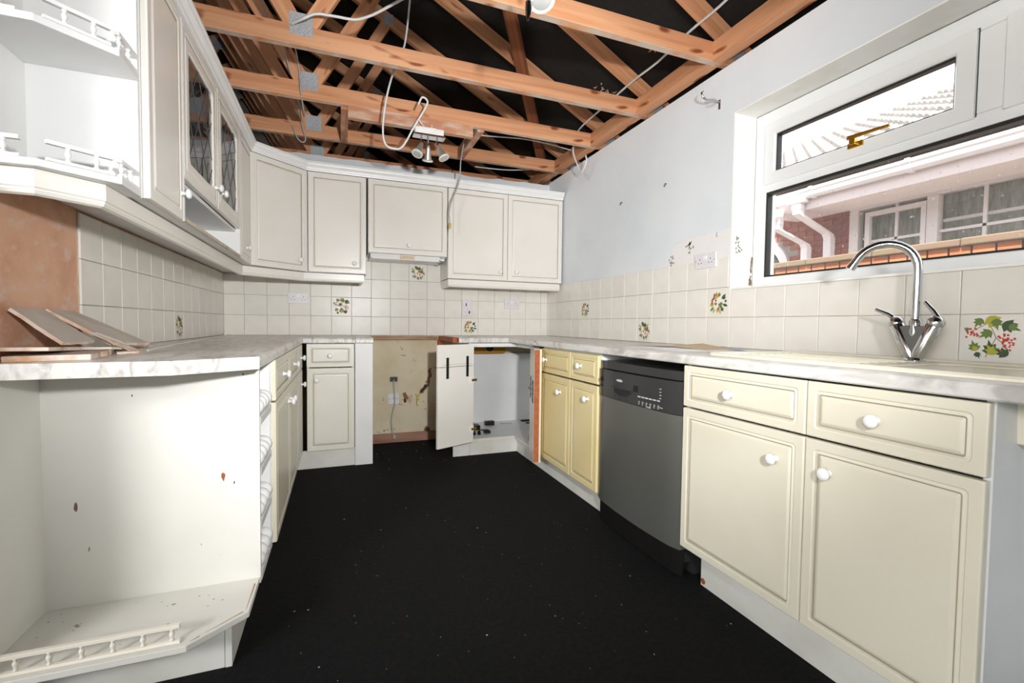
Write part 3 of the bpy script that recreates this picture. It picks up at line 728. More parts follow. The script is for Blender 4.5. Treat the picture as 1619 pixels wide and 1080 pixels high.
for j in range(4): y = -2.395; b.box(xf(y)-.0007, y-.010, .745-j*.013, xf(y)+.001, y, .748-j*.013)
b.box(xf(-2.40)-.0007, -2.415, .668, xf(-2.40)+.001, -2.395, .671)
b.oprism((xf(-2.12)-.0006, -2.12, .748), (0, -1, 0), (0, 0, 1), (1, 0, 0), disc(0, 0, .028, .006, 12), .001)
obj('panel_print', b, dw_print, cp)
b = MB(); b.lathe([(.011, 0), (.011, .006), (.008, .008)], (xf(-1.945)+.001, -1.945, .737), (-1, 0, 0), 14); b.lathe([(.006, 0), (.006, .004)], (xf(-1.945)+.001, -1.945, .705), (-1, 0, 0), 12)
obj('button', b, black_pl, cp, smooth=True)

# ---------------------------------------------------------------- corner unit with its folding doors open
e = empty('corner_cabinet', (2.2, -0.4, 0), 'white corner base cabinet standing open, loose fittings inside', 'cabinet')
b = MB(); L1 = [(1.722, -0.004), (1.722, -0.60), (2.10, -0.60), (2.10, -0.955), (2.645, -0.955), (2.645, -0.004)]
b.prism(L1, 0.110, 0.126)
b.box(1.722, -0.60, 0.126, 1.738, -0.004, 0.858); b.box(2.10, -0.955, 0.126, 2.645, -0.939, 0.858)
b.box(1.738, -0.032, 0.126, 2.645, -0.016, 0.74); b.box(2.629, -0.939, 0.126, 2.645, -0.032, 0.74)
b.box(1.738, -0.60, 0.830, 2.116, -0.584, 0.858); b.box(2.10, -0.939, 0.830, 2.116, -0.60, 0.858)
obj('carcass', b, melamine, e)
b = MB(); b.sweep([(-.016, .112), (0.002, .112), (0.002, .128), (-.016, .128)], [(1.722, -0.60), (2.10, -0.60)][::1]); obj('shelf_edge', b, cream, e)
b = MB(); b.prism([(1.61, -0.585), (1.74, -0.585), (1.74, -0.569), (1.61, -0.569)], 0, 0.110); b.prism([(1.742, -0.585), (2.14, -0.585), (2.14, -0.569), (1.742, -0.569)], 0, 0.110); b.box(2.125, -0.96, 0, 2.141, -0.585, 0.110)
o = obj('plinth', b, plinth_m); tag(o, 'white angled plinth under the open corner cabinet', 'plinth')
def strap(bm, p, d, n, L=0.15, w_=0.020):
    u = Vector((0, 0, 1)).cross(Vector(n))
    bm.oprism(Vector(p)-u*w_/2, u, Z3, n, [(0, 0), (w_, 0), (w_, L), (0, L)], 0.004)
    for q in (.02, .06, .09, .13): bm.lathe([(.005, 0), (.004, .0025)], Vector(p)+Z3*q+Vector(n)*.004, n, 8)
def fold_door(hinge, free, z0, zs, z1, label, outer, t=0.020):
    """door and drawer-front slab of one leaf; white back facing `n`, coloured front on the other side"""
    h_, f_ = Vector((*hinge, 0)), Vector((*free, 0)); u = (f_-h_); L = u.length; u.normalize()
    d = u.cross(Z3); d.normalize()
    return h_, u, d, L
# left leaf
h_ = Vector((1.742, -0.672, 0)); f_ = Vector((1.447, -0.800, 0)); u = (f_-h_); L = u.length; u.normalize(); nf = Vector((u.y, -u.x, 0))
if nf.y > 0: nf = -nf
lf = MB()
lf.oprism(h_+Z3*.125, u, Z3, -nf, [(0, 0), (L, 0), (L, .571), (0, .571)], .019); lf.oprism(h_+Z3*.699, u, Z3, -nf, [(0, 0), (L, 0), (L, .156), (0, .156)], .019)
dl = obj('door', lf, cream_pale, e, bevel=0.0015); dl['label'] = 'folded-back white door with two black straps'
b = MB(); strap(b, h_+u*.062+Z3*.62, u, nf); strap(b, h_+u*.240+Z3*.615, u, nf); obj('hinge_strap', b, black_pl, dl)
for z in (.20, .565):
    b = MB(); b.oprism(h_+Z3*z, u, Z3, nf, [(0, 0), (.034, 0), (.034, .05), (0, .05)], .003, 1); b.oprism(h_+Z3*(z+.016)-u*.022, u, Z3, nf, [(0, 0), (.045, 0), (.045, .018), (0, .018)], .010, 0)
    obj('hinge', b, [brass, ceramic], dl)
b = MB(); b.oprism(h_+Z3*.6965, u, Z3, nf, [(0.02, 0), (.30, 0), (.30, .0016), (0.02, .0016)], .0004); b.oprism(h_+Z3*.714, u, Z3, nf, [(0.02, 0), (.28, 0), (.28, .0012), (0.02, .0012)], .0004); obj('seam_line', b, dark_m, dl)
# right leaf, edge on to the camera
h_ = Vector((2.083, -0.935, 0)); f_ = Vector((1.972, -1.262, 0)); u = (f_-h_); L = u.length; u.normalize(); nf = Vector((-u.y, u.x, 0))
if nf.x > 0: nf = -nf
b = MB(); b.oprism(h_+Z3*.118, u, Z3, -nf, [(0, 0), (L, 0), (L, .73), (0, .73)], .040, 0)
dr = obj('door', b, cream_pale, e, bevel=0.001); dr['label'] = 'open corner door seen on its bare brown edge'
b = MB(); b.oprism(h_+u*(L+.0002)+Z3*.12, -nf, Z3, u, [(0.001, 0), (.036, 0), (.036, .726), (0.001, .726)], .0012); obj('bare_edge', b, edge_brown, dr)
b = MB(); b.oprism(h_-nf*.040+Z3*.118, u, Z3, -nf, [(0, 0), (L+.002, 0), (L+.002, .73), (0, .73)], .008); obj('outer_face', b, cream_yellow, dr)
b = MB(); strap(b, h_+u*.10+Z3*.50, u, nf); strap(b, h_+u*.27+Z3*.49, u, nf); obj('hinge_strap', b, black_pl, dr)
for z in (.165, .53):
    b = MB(); b.oprism(h_+Z3*z, u, Z3, nf, [(0, 0), (.034, 0), (.034, .05), (0, .05)], .003, 1); b.oprism(h_+Z3*(z+.016)-u*.016, u, Z3, nf, [(0, 0), (.045, 0), (.045, .018), (0, .018)], .010, 0)
    obj('hinge', b, [brass, ceramic], dr)
# loose bits inside
b = MB(); b.box(1.755, -0.33, 0.1265, 1.90, -0.25, 0.166); b.lathe([(.006, 0), (.005, .02)], (1.85, -.29, .166)); tag(obj('junction_box', b, black_pl, bevel=0.004), 'black plastic box lying left in the open corner cabinet', 'box')
b = MB(); b.box(1.99, -0.19, 0.1265, 2.07, -0.15, 0.163); b.box(2.0, -0.1915, 0.138, 2.06, -0.189, 0.155); tag(obj('plastic_fitting', b, dark_m, bevel=0.003), 'small black fitting at the back of the open corner cabinet', 'fitting')
b = MB(); b.box(1.895, -0.47, 0.1265, 1.945, -0.43, 0.150); b.box(1.87, -0.455, 0.150, 1.935, -0.425, 0.156); tag(obj('plastic_fitting', b, [dark_m], bevel=0.003), 'black fitting with a pale tab at the front of the cabinet shelf', 'fitting')
for x, lab in ((1.80, 'left of two small black knobs on the cabinet shelf'), (1.842, 'right of two small black knobs on the cabinet shelf')):
    b = MB(); b.lathe([(.004, 0), (.013, .006), (.015, .016), (.009, .022), (.013, .028), (.006, .036)], (x, -.49, .1265), seg=12); tag(obj('loose_knob', b, dark_m, smooth=True), lab, 'knob', 'loose black knobs')
b = MB(); b.box(2.13, -0.165, 0.1265, 2.24, -0.155, 0.131); tag(obj('screwdriver_bit', b, satin), 'thin steel rod lying at the back of the cabinet shelf', 'rod')
b = MB(); b.box(2.35, -0.13, 0.1265, 2.44, -0.10, 0.139); b.box(2.36, -0.22, 0.1265, 2.39, -0.2, 0.136); tag(obj('plastic_fitting', b, dark_m, bevel=0.002), 'flat black fitting deep at the right of the cabinet shelf', 'fitting')
# ochre trap plate on the wall behind
e2 = empty('waste_box', (2.02, -0.03, 0.72), 'ochre plastic box with a dark round hole, at the back of the corner cabinet', 'box')
b = MB(); b.box(1.90, -0.10, 0.742, 2.20, -0.034, 0.86); obj('housing', b, yellow_tub, e2, bevel=0.02, seg=3)
b = MB(); b.lathe([(.036, 0), (.036, .003), (.030, .004)], (2.05, -.1, .80), (0, -1, 0), 18); obj('hole', b, dark_m, e2)

# ---------------------------------------------------------------- back run, left of the cooker bay
e = empty('base_cabinet', (0.75, -0.3, 0), 'single cream base cabinet with drawer and door on the back wall', 'cabinet')
carcass(e, 0.603, -0.562, 0.125, 0.907, -0.006, 0.858, '-y')
leafpanel('drawer', e, (0.602, -0.562, 0.698), UX, NB, 0.303, 0.160, cream_mid, (0.148, .079), 0.022)
leafpanel('door', e, (0.604, -0.562, 0.126), UX, NB, 0.303, 0.566, cream_mid, (0.062, .485))
b = MB(); b.box(0.912, -0.566, 0, 1.030, -0.55, 0.860); b.box(1.014, -0.55, 0, 1.030, -0.006, 0.860)
obj('end_panel', b, melamine, e, bevel=0.001)['label'] = 'plain white end panel beside the cooker bay'
plinth('white plinth under the single back cabinet', [(0.52, -0.553, 0, 0.911, -0.537, 0.124)])
b = MB(); b.box(1.603, -0.05, 0.0, 1.645, -0.005, 0.86); b.box(1.605, -0.575, 0.862, 1.640, -0.05, 0.898)
tag(obj('worktop_bearer', b, edge_brown, bevel=0.002), 'bare brown timber bearer at the right edge of the cooker bay', 'timber')

# ---------------------------------------------------------------- left run
e = empty('base_cabinet', (0.3, -1.48, 0), 'long cream base cabinet on the left, two drawers over two doors', 'cabinet')
carcass(e, 0.006, -1.968, 0.145, 0.562, -0.978, 0.858, '+x')
for y0, w_, kd, kw in ((-1.970, 0.502, (0.25, .078), (0.455, .478)), (-1.464, 0.484, (0.24, .078), (0.045, .478))):
    leafpanel('drawer', e, (0.562, y0, 0.700), UL, NL, w_, 0.158, cream, kd, 0.022)
    leafpanel('door', e, (0.562, y0, 0.145), UL, NL, w_, 0.548, cream, kw)
e = empty('base_cabinet', (0.3, -0.8, 0), 'narrow cream corner base cabinet at the far end of the left run', 'cabinet')
carcass(e, 0.006, -0.976, 0.135, 0.562, -0.584, 0.858, '+x')
leafpanel('drawer', e, (0.562, -0.975, 0.700), UL, NL, 0.355, 0.158, cream_mid, (0.20, .078), 0.022)
leafpanel('door', e, (0.562, -0.975, 0.135), UL, NL, 0.355, 0.558, cream_mid, (0.24, .47))
plinth('white plinth under the left base cabinets', [(0.498, -2.26, 0, 0.514, -0.58, 0.133)])
# wine rack
e = empty('wine_rack', (0.3, -2.12, 0), 'slim white wine rack with beaded rails at the end of the left run', 'wine rack')
b = MB(); b.box(0.006, -1.986, 0.145, 0.560, -1.971, 0.860); b.box(0.006, -2.244, 0.145, 0.560, -1.986, 0.160); b.box(0.006, -2.244, 0.160, 0.02, -1.986, 0.860)
obj('carcass', b, melamine, e)
for z in (0.685, 0.513, 0.338, 0.165):
    b = MB(); b.box(0.03, -2.242, z-.012, 0.552, -1.988, z); b.box(0.545, -2.242, z-.022, 0.566, -1.988, z+.006); obj('shelf', b, melamine, e, bevel=0.002)
    b = MB(); y = -2.242; pr = [(.008, 0)]
    for k in range(4):
        for q, rr_ in ((.006, .008), (.010, .018), (.018, .028), (.031, .033), (.045, .028), (.053, .018), (.057, .008)): pr.append((rr_, k*.063+q))
    pr.append((.008, .254)); b.lathe(pr, (0.540, y, z+.036), (0, 1, 0), 14); obj('beaded_rail', b, white_pl, e, smooth=True, sharp=60)
# open end shelf unit, lower
e = empty('end_shelf_unit', (0.28, -2.4, 0), 'open white end shelf unit below the left worktop, scuffed inside', 'shelf unit')
b = MB(); b.box(0.004, -2.262, 0.145, 0.565, -2.246, 0.861); obj('back_panel', b, melamine_worn, e)
b = MB(); b.box(0.004, -2.56, 0.145, 0.018, -2.262, 0.861); obj('side_panel', b, melamine_worn, e)
PS = [(0.004, -2.262), (0.562, -2.262), (0.562, -2.452), (0.436, -2.560), (0.004, -2.560)]
b = MB(); b.prism(PS, 0.147, 0.165); obj('shelf', b, melamine_worn, e, bevel=0.002)
b = MB(); b.box(0.004, -2.432, 0, 0.495, -2.416, 0.146); b.box(0.497, -2.434, 0, 0.514, -2.262, 0.146); obj('base_board', b, plinth_m, e)
b = MB()
for (x, z, s, mi) in ((.462, .512, .012, 1), (.492, .488, .004, 0), (.092, .46, .010, 3), (.52, .835, .004, 0), (.23, .78, .003, 0), (.12, .33, .006, 2), (.40, .30, .003, 2)):
    rs = random.Random(int(x*1000)); n = 9
    b.add([(x+s*.45*math.cos(6.283*i/n)*rs.uniform(.6, 1.3), -2.2625, z+s*1.2*math.sin(6.283*i/n)*rs.uniform(.6, 1.3)) for i in range(n)], [tuple(range(n))], mi)
obj('scuff', b, [dark_m, rust, MAT('grey_mark', (150, 146, 140), .9), MAT('brown_mark', (112, 92, 76), .9)], e)
b = MB(); rs = random.Random(6)
for i in range(26):
    x, y, s = rs.uniform(.05, .5), rs.uniform(-2.50, -2.28), rs.choice([.0012, .002, .002, .003, .005]); n = 7
    b.add([(x+s*math.cos(6.283*k/n)*rs.uniform(.7, 1.5), y+s*math.sin(6.283*k/n), .1653) for k in range(n)], [tuple(range(n))], 0)
for p, q in (((.47, -2.518), (.548, -2.452)), ((.553, -2.44), (.556, -2.30)), ((.44, -2.545), (.46, -2.53))):
    p, q = Vector(p), Vector(q); d = (q-p).normalized(); nv = Vector((-d.y, d.x))*.004
    b.add([(p.x, p.y, .1654), (q.x, q.y, .1654), (q.x+nv.x, q.y+nv.y, .1654), (p.x+nv.x*.3, p.y+nv.y*.3, .1654)], [(0, 1, 2, 3)], 1)
o = obj('shelf_dirt', b, [MAT('dirt_spot', (164, 154, 142), .9), MAT('chipped_edge', (166, 122, 86), .9)], e); o['kind'] = 'stuff'
def gallery(parent, p, q, z, n, m_=white_pl, h=0.05, ends=(0.018, 0.018)):
    """turned gallery rail from p to q standing on height z"""
    p, q = Vector((*p, 0)), Vector((*q, 0)); u = (q-p).normalized(); L = (q-p).length; nv = Vector((u.y, -u.x, 0))
    b = MB()
    for (za, zb, wd) in ((0, .008, .012), (h-.010, h, .013)):
        b.oprism(p+Z3*(z+za)-nv*wd/2, u, nv, Z3, [(0, 0), (L, 0), (L, wd), (0, wd)], zb-za)
    r_ = obj('gallery_rail', b, m_, parent, bevel=0.0012)
    hh = h-.018
    b0 = MB(); b0.lathe([(.0055, 0), (.0055, hh*.12), (.0032, hh*.2), (.0058, hh*.42), (.0066, hh*.55), (.0055, hh*.68), (.0030, hh*.82), (.0055, hh*.9), (.0055, hh)], seg=10)
    me = b0.mesh('baluster', m_, True)
    for k in range(n):
        s = ends[0]+(L-ends[0]-ends[1])*(k/(n-1) if n > 1 else .5)
        put('baluster', me, r_, loc=p+u*s+Z3*(z+.008))
gallery(e, (0.012, -2.538), (0.418, -2.538), 0.1655, 7, rail_cream)
# ---------------------------------------------------------------- worktops
NOSE = [(-.03, .862), (-.003, .862), (0, .866), (0, .886), (-.003, .895), (-.011, .900), (-.03, .900)]
SQ = [(-.03, .862), (0, .862), (0, .9), (-.03, .9)]
# left: run with a clipped end, turning along the back wall
b = MB()
b.prism([(0.004, -0.004), (0.913, -0.004), (0.913, -0.560), (0.553, -0.560), (0.553, -2.368), (0.385, -2.478), (0.004, -2.505)], .862, .900)
b.sweep(NOSE, [(0.583, -2.376), (0.583, -0.590), (0.913, -0.590)][::-1][::-1])
wl = obj('worktop', b, marble); tag(wl, 'grey veined laminate worktop on the left, turning the corner, with shards on it', 'worktop')
b = MB(); b.sweep(SQ, [(0.004, -2.535), (0.3975, -2.508)]); obj('edge_strip', b, marble, wl)
b = MB(); b.sweep(SQ, [(0.3985, -2.508), (0.5835, -2.377)]); obj('edge_strip', b, marble, wl)
b = MB(); b.prism([(0.9155, -0.004), (1.032, -0.004), (1.032, -0.575), (0.9155, -0.575)], .862, .9); b.sweep([(-.016, .862)]+NOSE[1:6]+[(-.016, .9)], [(0.9155, -0.590), (1.032, -0.590)])
tag(obj('worktop', b, marble), 'short jointed piece of worktop beside the empty cooker bay', 'worktop')
# right: L-shaped, cut out for the sink bowl
b = MB()
b.prism([(1.645, -0.008), (2.640, -0.008), (2.640, -0.574), (1.645, -0.574)], .862, .9)
for q in ((2.074, -0.574, 2.640, -3.10), (2.074, -3.10, 2.14, -3.52), (2.50, -3.10, 2.640, -3.52), (2.074, -3.52, 2.640, -3.70)): b.box(q[0], q[1], .862, q[2], q[3], .9)
b.sweep(NOSE, [(1.645, -0.604), (2.044, -0.604), (2.044, -3.70)])
wr = obj('worktop', b, marble); tag(wr, 'grey veined laminate worktop on the right, running under the window', 'worktop')
b = MB(); b.box(1.6405, -0.604, .863, 1.6445, -0.05, .899); obj('cut_end', b, edge_brown, wr)

# ---------------------------------------------------------------- sink and mixer tap
e = empty('sink', (2.33, -3.0, 0.9), 'cream inset sink with drainer, dirty along its back edge', 'sink')
M4 = frame_mat((2.085, -2.595, .9004), (0, -1, 0), (1, 0, 0), (0, 0, 1))
b = rings_mb(1.0, 0.505, [(0, 0, .03, 0), (.0, .006, .03, 0), (.004, .0115, .03, 0), (.012, .012, .028, 0), (.020, .0085, .024, 0), (.026, .004, .02, 0)])
# replace the floor of the drainer by strips around the bowl opening
b.f.pop(); b.m.pop()
b.v = [tuple(M4 @ Vector((x, y, z))) for x, y, z in b.v]
zf = .9045
for q in ((2.111, -2.62, 2.565, -3.115), (2.111, -3.115, 2.155, -3.505), (2.485, -3.115, 2.565, -3.505), (2.111, -3.505, 2.565, -3.572)): b.box(q[0], q[1], zf-.003, q[2], q[3], zf)
rim = obj('rim', b, sink_m, e, smooth=True, sharp=35)
b = MB(); 
for i in range(8): b.box(2.16+i*.042, -3.06, zf, 2.166+i*.042, -2.66, zf+.003)
obj('drainer_ridge', b, sink_m, e, bevel=0.001)
M5 = frame_mat((2.150, -3.110, .9035), (0, -1, 0), (1, 0, 0), (0, 0, 1))
b = rings_mb(.40, .34, [(0, 0, .03, 0), (.006, -.006, .03, 0), (.014, -.14, .03, 0), (.035, -.152, .02, 0)]); del b.f[-2]; del b.m[-2]
b.v = [tuple(M5 @ Vector(p)) for p in b.v]; obj('bowl', b, sink_m, e, smooth=True, sharp=50)
TX, TY = 2.512, -3.030
e = empty('mixer_tap', (TX, TY, .905), 'tall chrome mixer tap with swan-neck spout below the window', 'tap')
def tdir(a): return Vector((math.cos(a), math.sin(a), 0))
ud = Vector((0, 1, 0))*-1                 # the two legs of the V spread along the wall
b = MB(); b.lathe([(.031, 0), (.031, .004), (.026, .008), (.022, .012)], (TX, TY, .9045), seg=20); obj('base_ring', b, chrome, e, smooth=True, sharp=50)
b = MB(); o = Vector((TX, TY, .912))
for s in (-1, 1): b.lathe([(.018, 0), (.020, .02), (.021, .115), (.019, .118)], o+Vector((0, s*.004, 0)), Vector((0, s*.43, 1)), 18)
obj('valve', b, chrome, e, smooth=True, sharp=50)
b = MB(); b.oprism(o+Vector((-.017, 0, 0)), (0, 1, 0), (0, 0, 1), (1, 0, 0), [(-.012, 0), (.012, 0), (.046, .10), (.02, .105), (-.02, .105), (-.046, .10)], .034)
obj('body', b, tap_grey, e, bevel=0.002)
sp = []; c0 = o+Vector((0, 0, .10)); dirs = Vector((-.62, .78, 0)).normalized(); Rb = .082
sp.append(c0+Vector((0, 0, -.03)))
for k in range(4): sp.append(c0+Vector((0, 0, k*.055)))
top = c0+Vector((0, 0, .185))
for k in range(0, 15):
    a = R(155*k/14); sp.append(top+dirs*(Rb-Rb*math.cos(a))+Vector((0, 0, Rb*math.sin(a))))
tq = (sp[-1]-sp[-2]).normalized(); sp.append(sp[-1]+tq*.03)
b = MB(); b.tube(sp, .0125, 16); b.tube([sp[-1]-tq*.012, sp[-1]+tq*.004], .0138, 16); obj('spout', b, chrome, e, smooth=True, sharp=50)
b = MB(); b.lathe([(.017, 0), (.019, .015), (.016, .05), (.0145, .055)], c0+Vector((0, 0, -.03)), seg=18); obj('collar', b, chrome, e, smooth=True, sharp=50)
for s, tip in ((1, Vector((-.01, .052, .032))), (-1, Vector((-.004, .034, .052)))):
    ax = Vector((0, s*.43, 1)).normalized(); q = o+Vector((0, s*.004, 0))+ax*.118
    b = MB(); b.lathe([(.022, 0), (.023, .008), (.019, .018), (.012, .026)], q, ax, 18)
    p0 = q+ax*.020
    b.tube([p0, p0+tip*.35+Vector((0, 0, .004)), p0+tip*1.0], [.009, .0075, .0055], 10); obj('lever', b, chrome, e, smooth=True, sharp=50)

# ---------------------------------------------------------------- wall units, left
e = empty('wall_cabinet', (0.15, -2.11, 1.365), 'narrow solid-door wall cabinet next to the open end shelves', 'wall cabinet', 'wall cabinets on the left')
carcass(e, 0.008, -2.270, 1.366, 0.267, -1.953, 2.085, '+x')
leafpanel('door', e, (0.268, -2.268, 1.366), UL, NL, 0.312, 0.715, cream_pale, (0.285, .09))
e = empty('glazed_wall_cabinet', (0.15, -1.44, 1.365), 'wall cabinet with two leaded glass doors over an open niche', 'wall cabinet', 'wall cabinets on the left')
b = MB()
b.box(0.008, -1.949, 1.366, 0.285, -1.935, 2.085); b.box(0.008, -0.945, 1.366, 0.285, -0.931, 2.085)
for z in (1.366, 1.506, 1.79, 2.069): b.box(0.008, -1.935, z, 0.262 if z > 1.4 else 0.280, -0.945, z+.016)
b.box(0.008, -1.935, 1.382, 0.022, -0.945, 2.069); b.box(0.06, -1.930, 1.383, 0.27, -1.915, 1.45)
obj('carcass', b, melamine, e)
b = MB(); b.box(0.2805, -1.935, 1.3665, 0.286, -0.945, 1.381); obj('worn_edge', b, MAT('peeling_edge', (206, 196, 176), .7, c2=(150, 122, 92), scale=9, stretch=(1, 1, 1), lo=.5, hi=.7), e)
for y0, w_, kd in ((-1.944, 0.500, (.455, .085)), (-1.440, 0.500, (.05, .085))):
    hb = 0.558; t = .018
    fr = rings_mb(w_, hb, [(0, 0, .002, 0), (0, t-.004, .003, 0), (.004, t, .003, 0), (.026, t, .010, 0), (.029, t-.0024, .009, 0), (.034, t-.0006, .007, 0), (.037, t-.0030, .005, 1), (.041, t-.0008, .004, 0), (.046, t, .004, 0), (.070, t, .022, 0), (.074, t-.005, .020, 0), (.074, 0, .020, 0)], hole=True)
    d = obj('door', tobasis(fr, (0.268, y0, 1.524), UL, NL), [cream_pale, groove_dark], e); d['label'] = 'cream framed door with a leaded glass panel'
    knob(d, (0.286, y0+kd[0], 1.524+kd[1]), NL)
    b = MB(); b.box(0.2745, y0+.0745, 1.524+.0745, 0.2785, y0+w_-.0745, 1.524+hb-.0745); obj('glass_pane', b, pane_c, d)
    b = MB(); y1, y2, z1, z2 = y0+.075, y0+w_-.075, 1.5985, 2.0075; st = .0
    def seg2(p, q):
        p, q = Vector(p), Vector(q); dd_ = (q-p); L_ = dd_.length
        if L_ < .004: return
        dd_.normalize(); nv = Vector((-dd_.y, dd_.x))*.0016
        b.oprism((0.2787, 0, 0), (0, 1, 0), (0, 0, 1), (1, 0, 0), [tuple(p+nv), tuple(p-nv), tuple(q-nv), tuple(q+nv)], .0014)
    k_ = 1.4; dy = .146
    for s in (1, -1):
        for i in range(-8, 14):
            # line z = z1 + s*k*(y - (y1+i*dy))
            ya = y1+i*dy; P2 = []
            for yy in (y1, y2):
                z = z1+s*k_*(yy-ya)
                if z1 <= z <= z2: P2.append((yy, z))
            for zz in (z1, z2):
                y = ya+s*(zz-z1)/k_
                if y1 < y < y2: P2.append((y, zz))
            if len(P2) >= 2: seg2(P2[0], P2[1])
    obj('lead_lattice', b, lead_m, d)
e = empty('wall_cabinet', (0.15, -0.75, 1.365), 'plain single-door wall cabinet between the glazed doors and the corner', 'wall cabinet', 'wall cabinets on the left')
carcass(e, 0.008, -0.928, 1.366, 0.267, -0.578, 2.085, '+x')
leafpanel('door', e, (0.268, -0.926, 1.366), UL, NL, 0.346, 0.715, cream_pale, (0.165, .083))
# corner unit with a diagonal door
e = empty('wall_cabinet', (0.25, -0.25, 1.365), 'corner wall cabinet with a broad diagonal door', 'wall cabinet')
b = MB(); CP = [(0.008, -0.008), (0.008, -0.574), (0.268, -0.574), (0.580, -0.297), (0.596, -0.297), (0.596, -0.008)]
b.prism(CP, 1.366, 1.382); b.prism(CP, 2.069, 2.085); b.box(.008, -.574, 1.382, .268, -.56, 2.069); b.box(.582, -.297, 1.382, .596, -.008, 2.069)
b.box(.008, -.56, 1.382, .022, -.008, 2.069); b.box(.022, -.022, 1.382, .582, -.008, 2.069); obj('carcass', b, melamine, e)
pa, pb = Vector((0.274, -0.585, 0)), Vector((0.584, -0.310, 0)); u = (pb-pa).normalized(); nd = Vector((u.y, -u.x, 0))
leafpanel('door', e, pa+Z3*1.366+u*.002, u, nd, (pb-pa).length-.006, 0.715, cream_pale, (0.345, .075))
# ---------------------------------------------------------------- wall units, back
def wcab(x0, x1, z0, lab, doors, name='wall_cabinet'):
    e = empty(name, ((x0+x1)/2, -0.15, z0), lab, 'wall cabinet', 'wall cabinets on the back wall')
    carcass(e, x0, -0.300, z0, x1, -0.008, 2.085, '-y')
    for xa, w_, kd in doors: leafpanel('door', e, (xa, -0.301, z0+.001), UX, NB, w_, 2.081-z0, cream_pale, kd)
wcab(0.600, 1.000, 1.367, 'single-door wall cabinet left of the cooker hood, knob low right', [(0.601, .398, (.315, .075))])
wcab(1.013, 1.615, 1.533, 'shorter flap-door wall cabinet above the cooker hood', [(1.014, .600, (.30, .068))])
wcab(1.622, 2.634, 1.367, 'double-door wall cabinet right of the cooker hood, reaching the window wall', [(1.623, .503, (.435, .07)), (2.130, .503, (.07, .075))])
e = empty('cooker_hood', (1.3, -0.15, 1.487), 'slim white cooker hood with a beige label strip', 'cooker hood')
b = MB(); b.box(1.030, -0.296, 1.502, 1.598, -0.012, 1.532); obj('housing', b, white_pl, e, bevel=0.003)
b = MB(); b.oprism((1.038, 0, 0), (0, 1, 0), (0, 0, 1), (1, 0, 0), [(-.325, 1.490), (-.318, 1.530), (-.30, 1.530), (-.30, 1.487)], .512); obj('visor', b, white_pl, e, bevel=0.002)
b = MB(); b.oprism((1.246, 0, 0), (0, 1, 0), (0, 0, 1), (1, 0, 0), [(-.3262, 1.494), (-.3205, 1.526), (-.318, 1.526), (-.318, 1.494)], .112)
obj('label_strip', b, MAT('beige_label', (222, 202, 170), .5), e)
b = MB()
for x in (1.275, 1.298, 1.322): b.box(x, -.3258, 1.512, x+.012, -.3225, 1.515)
b.lathe([(.003, 0), (.003, .003)], (1.338, -.3235, 1.507), (0, -1, 0), 8); obj('label_print', b, MAT('label_ink', (176, 120, 96), .6), e)
b = MB(); b.tube([(1.552, -.31, 1.50), (1.58, -.31, 1.497), (1.56, -.31, 1.482), (1.535, -.31, 1.484)], .004, 6); b.box(1.56, -.316, 1.518, 1.60, -.30, 1.530); obj('latch', b, satin, e)
# ---------------------------------------------------------------- open end shelves, upper
e = empty('end_shelves', (0.14, -2.4, 1.36), 'open white end shelves on the wall, with little turned gallery rails', 'shelf unit')
b = MB(); b.box(0.006, -2.292, 1.362, 0.267, -2.276, 2.10); obj('side_panel', b, melamine, e)
b = MB(); b.box(0.006, -2.560, 1.362, 0.020, -2.292, 2.10); obj('back_panel', b, melamine, e)
SP = [(0.02, -2.292), (0.272, -2.292), (0.274, -2.425), (0.150, -2.530), (0.02, -2.530)]
b = MB(); 
for z in (1.362, 1.692, 2.03):
    b = MB(); b.prism(SP, z, z+.018); sh = obj('shelf', b, melamine, e, bevel=0.002)
    if z < 2:
        gallery(e, (0.022, -2.521), (0.118, -2.521), z+.0183, 2, ends=(.02, .03)); gallery(e, (0.160, -2.514), (0.258, -2.431), z+.0183, 2, ends=(.040, .034)); gallery(e, (0.2655, -2.418), (0.2655, -2.302), z+.0183, 2, ends=(.012, .045))
# ---------------------------------------------------------------- cornice and pelmet
CO = [(-.02, 2.086), (.004, 2.086), (.006, 2.094), (.010, 2.098), (.012, 2.108), (.020, 2.118), (.026, 2.124), (.028, 2.134), (.034, 2.137), (.034, 2.147), (-.02, 2.147)]
cw = MAT('white_cornice', (238, 238, 236), 0.35)
b = MB(); b.sweep(CO, [(0.10, -2.56), (0.287, -2.40), (0.287, -0.585), (0.592, -0.318), (2.636, -0.318)])
tag(obj('cornice', b, cw), 'white moulded cornice running along the tops of the wall cabinets', 'cornice')
PE = [(-.018, 1.303), (-.008, 1.300), (.000, 1.304), (.004, 1.312), (.004, 1.316), (.007, 1.319), (.007, 1.361), (-.018, 1.361)]
PE2 = PE
b = MB(); b.sweep(PE, [(0.02, -2.500), (0.132, -2.500), (0.226, -2.405), (0.226, -0.568), (0.568, -0.296), (0.978, -0.296), (0.978, -0.02)])
tag(obj('pelmet', b, cream_pale), 'cream light pelmet under the left and corner wall cabinets', 'pelmet')
b = MB(); b.sweep(PE, [(1.634, -0.02), (1.634, -0.296), (2.622, -0.296)])
tag(obj('pelmet', b, cream_pale), 'cream light pelmet under the double wall cabinet by the window wall', 'pelmet')

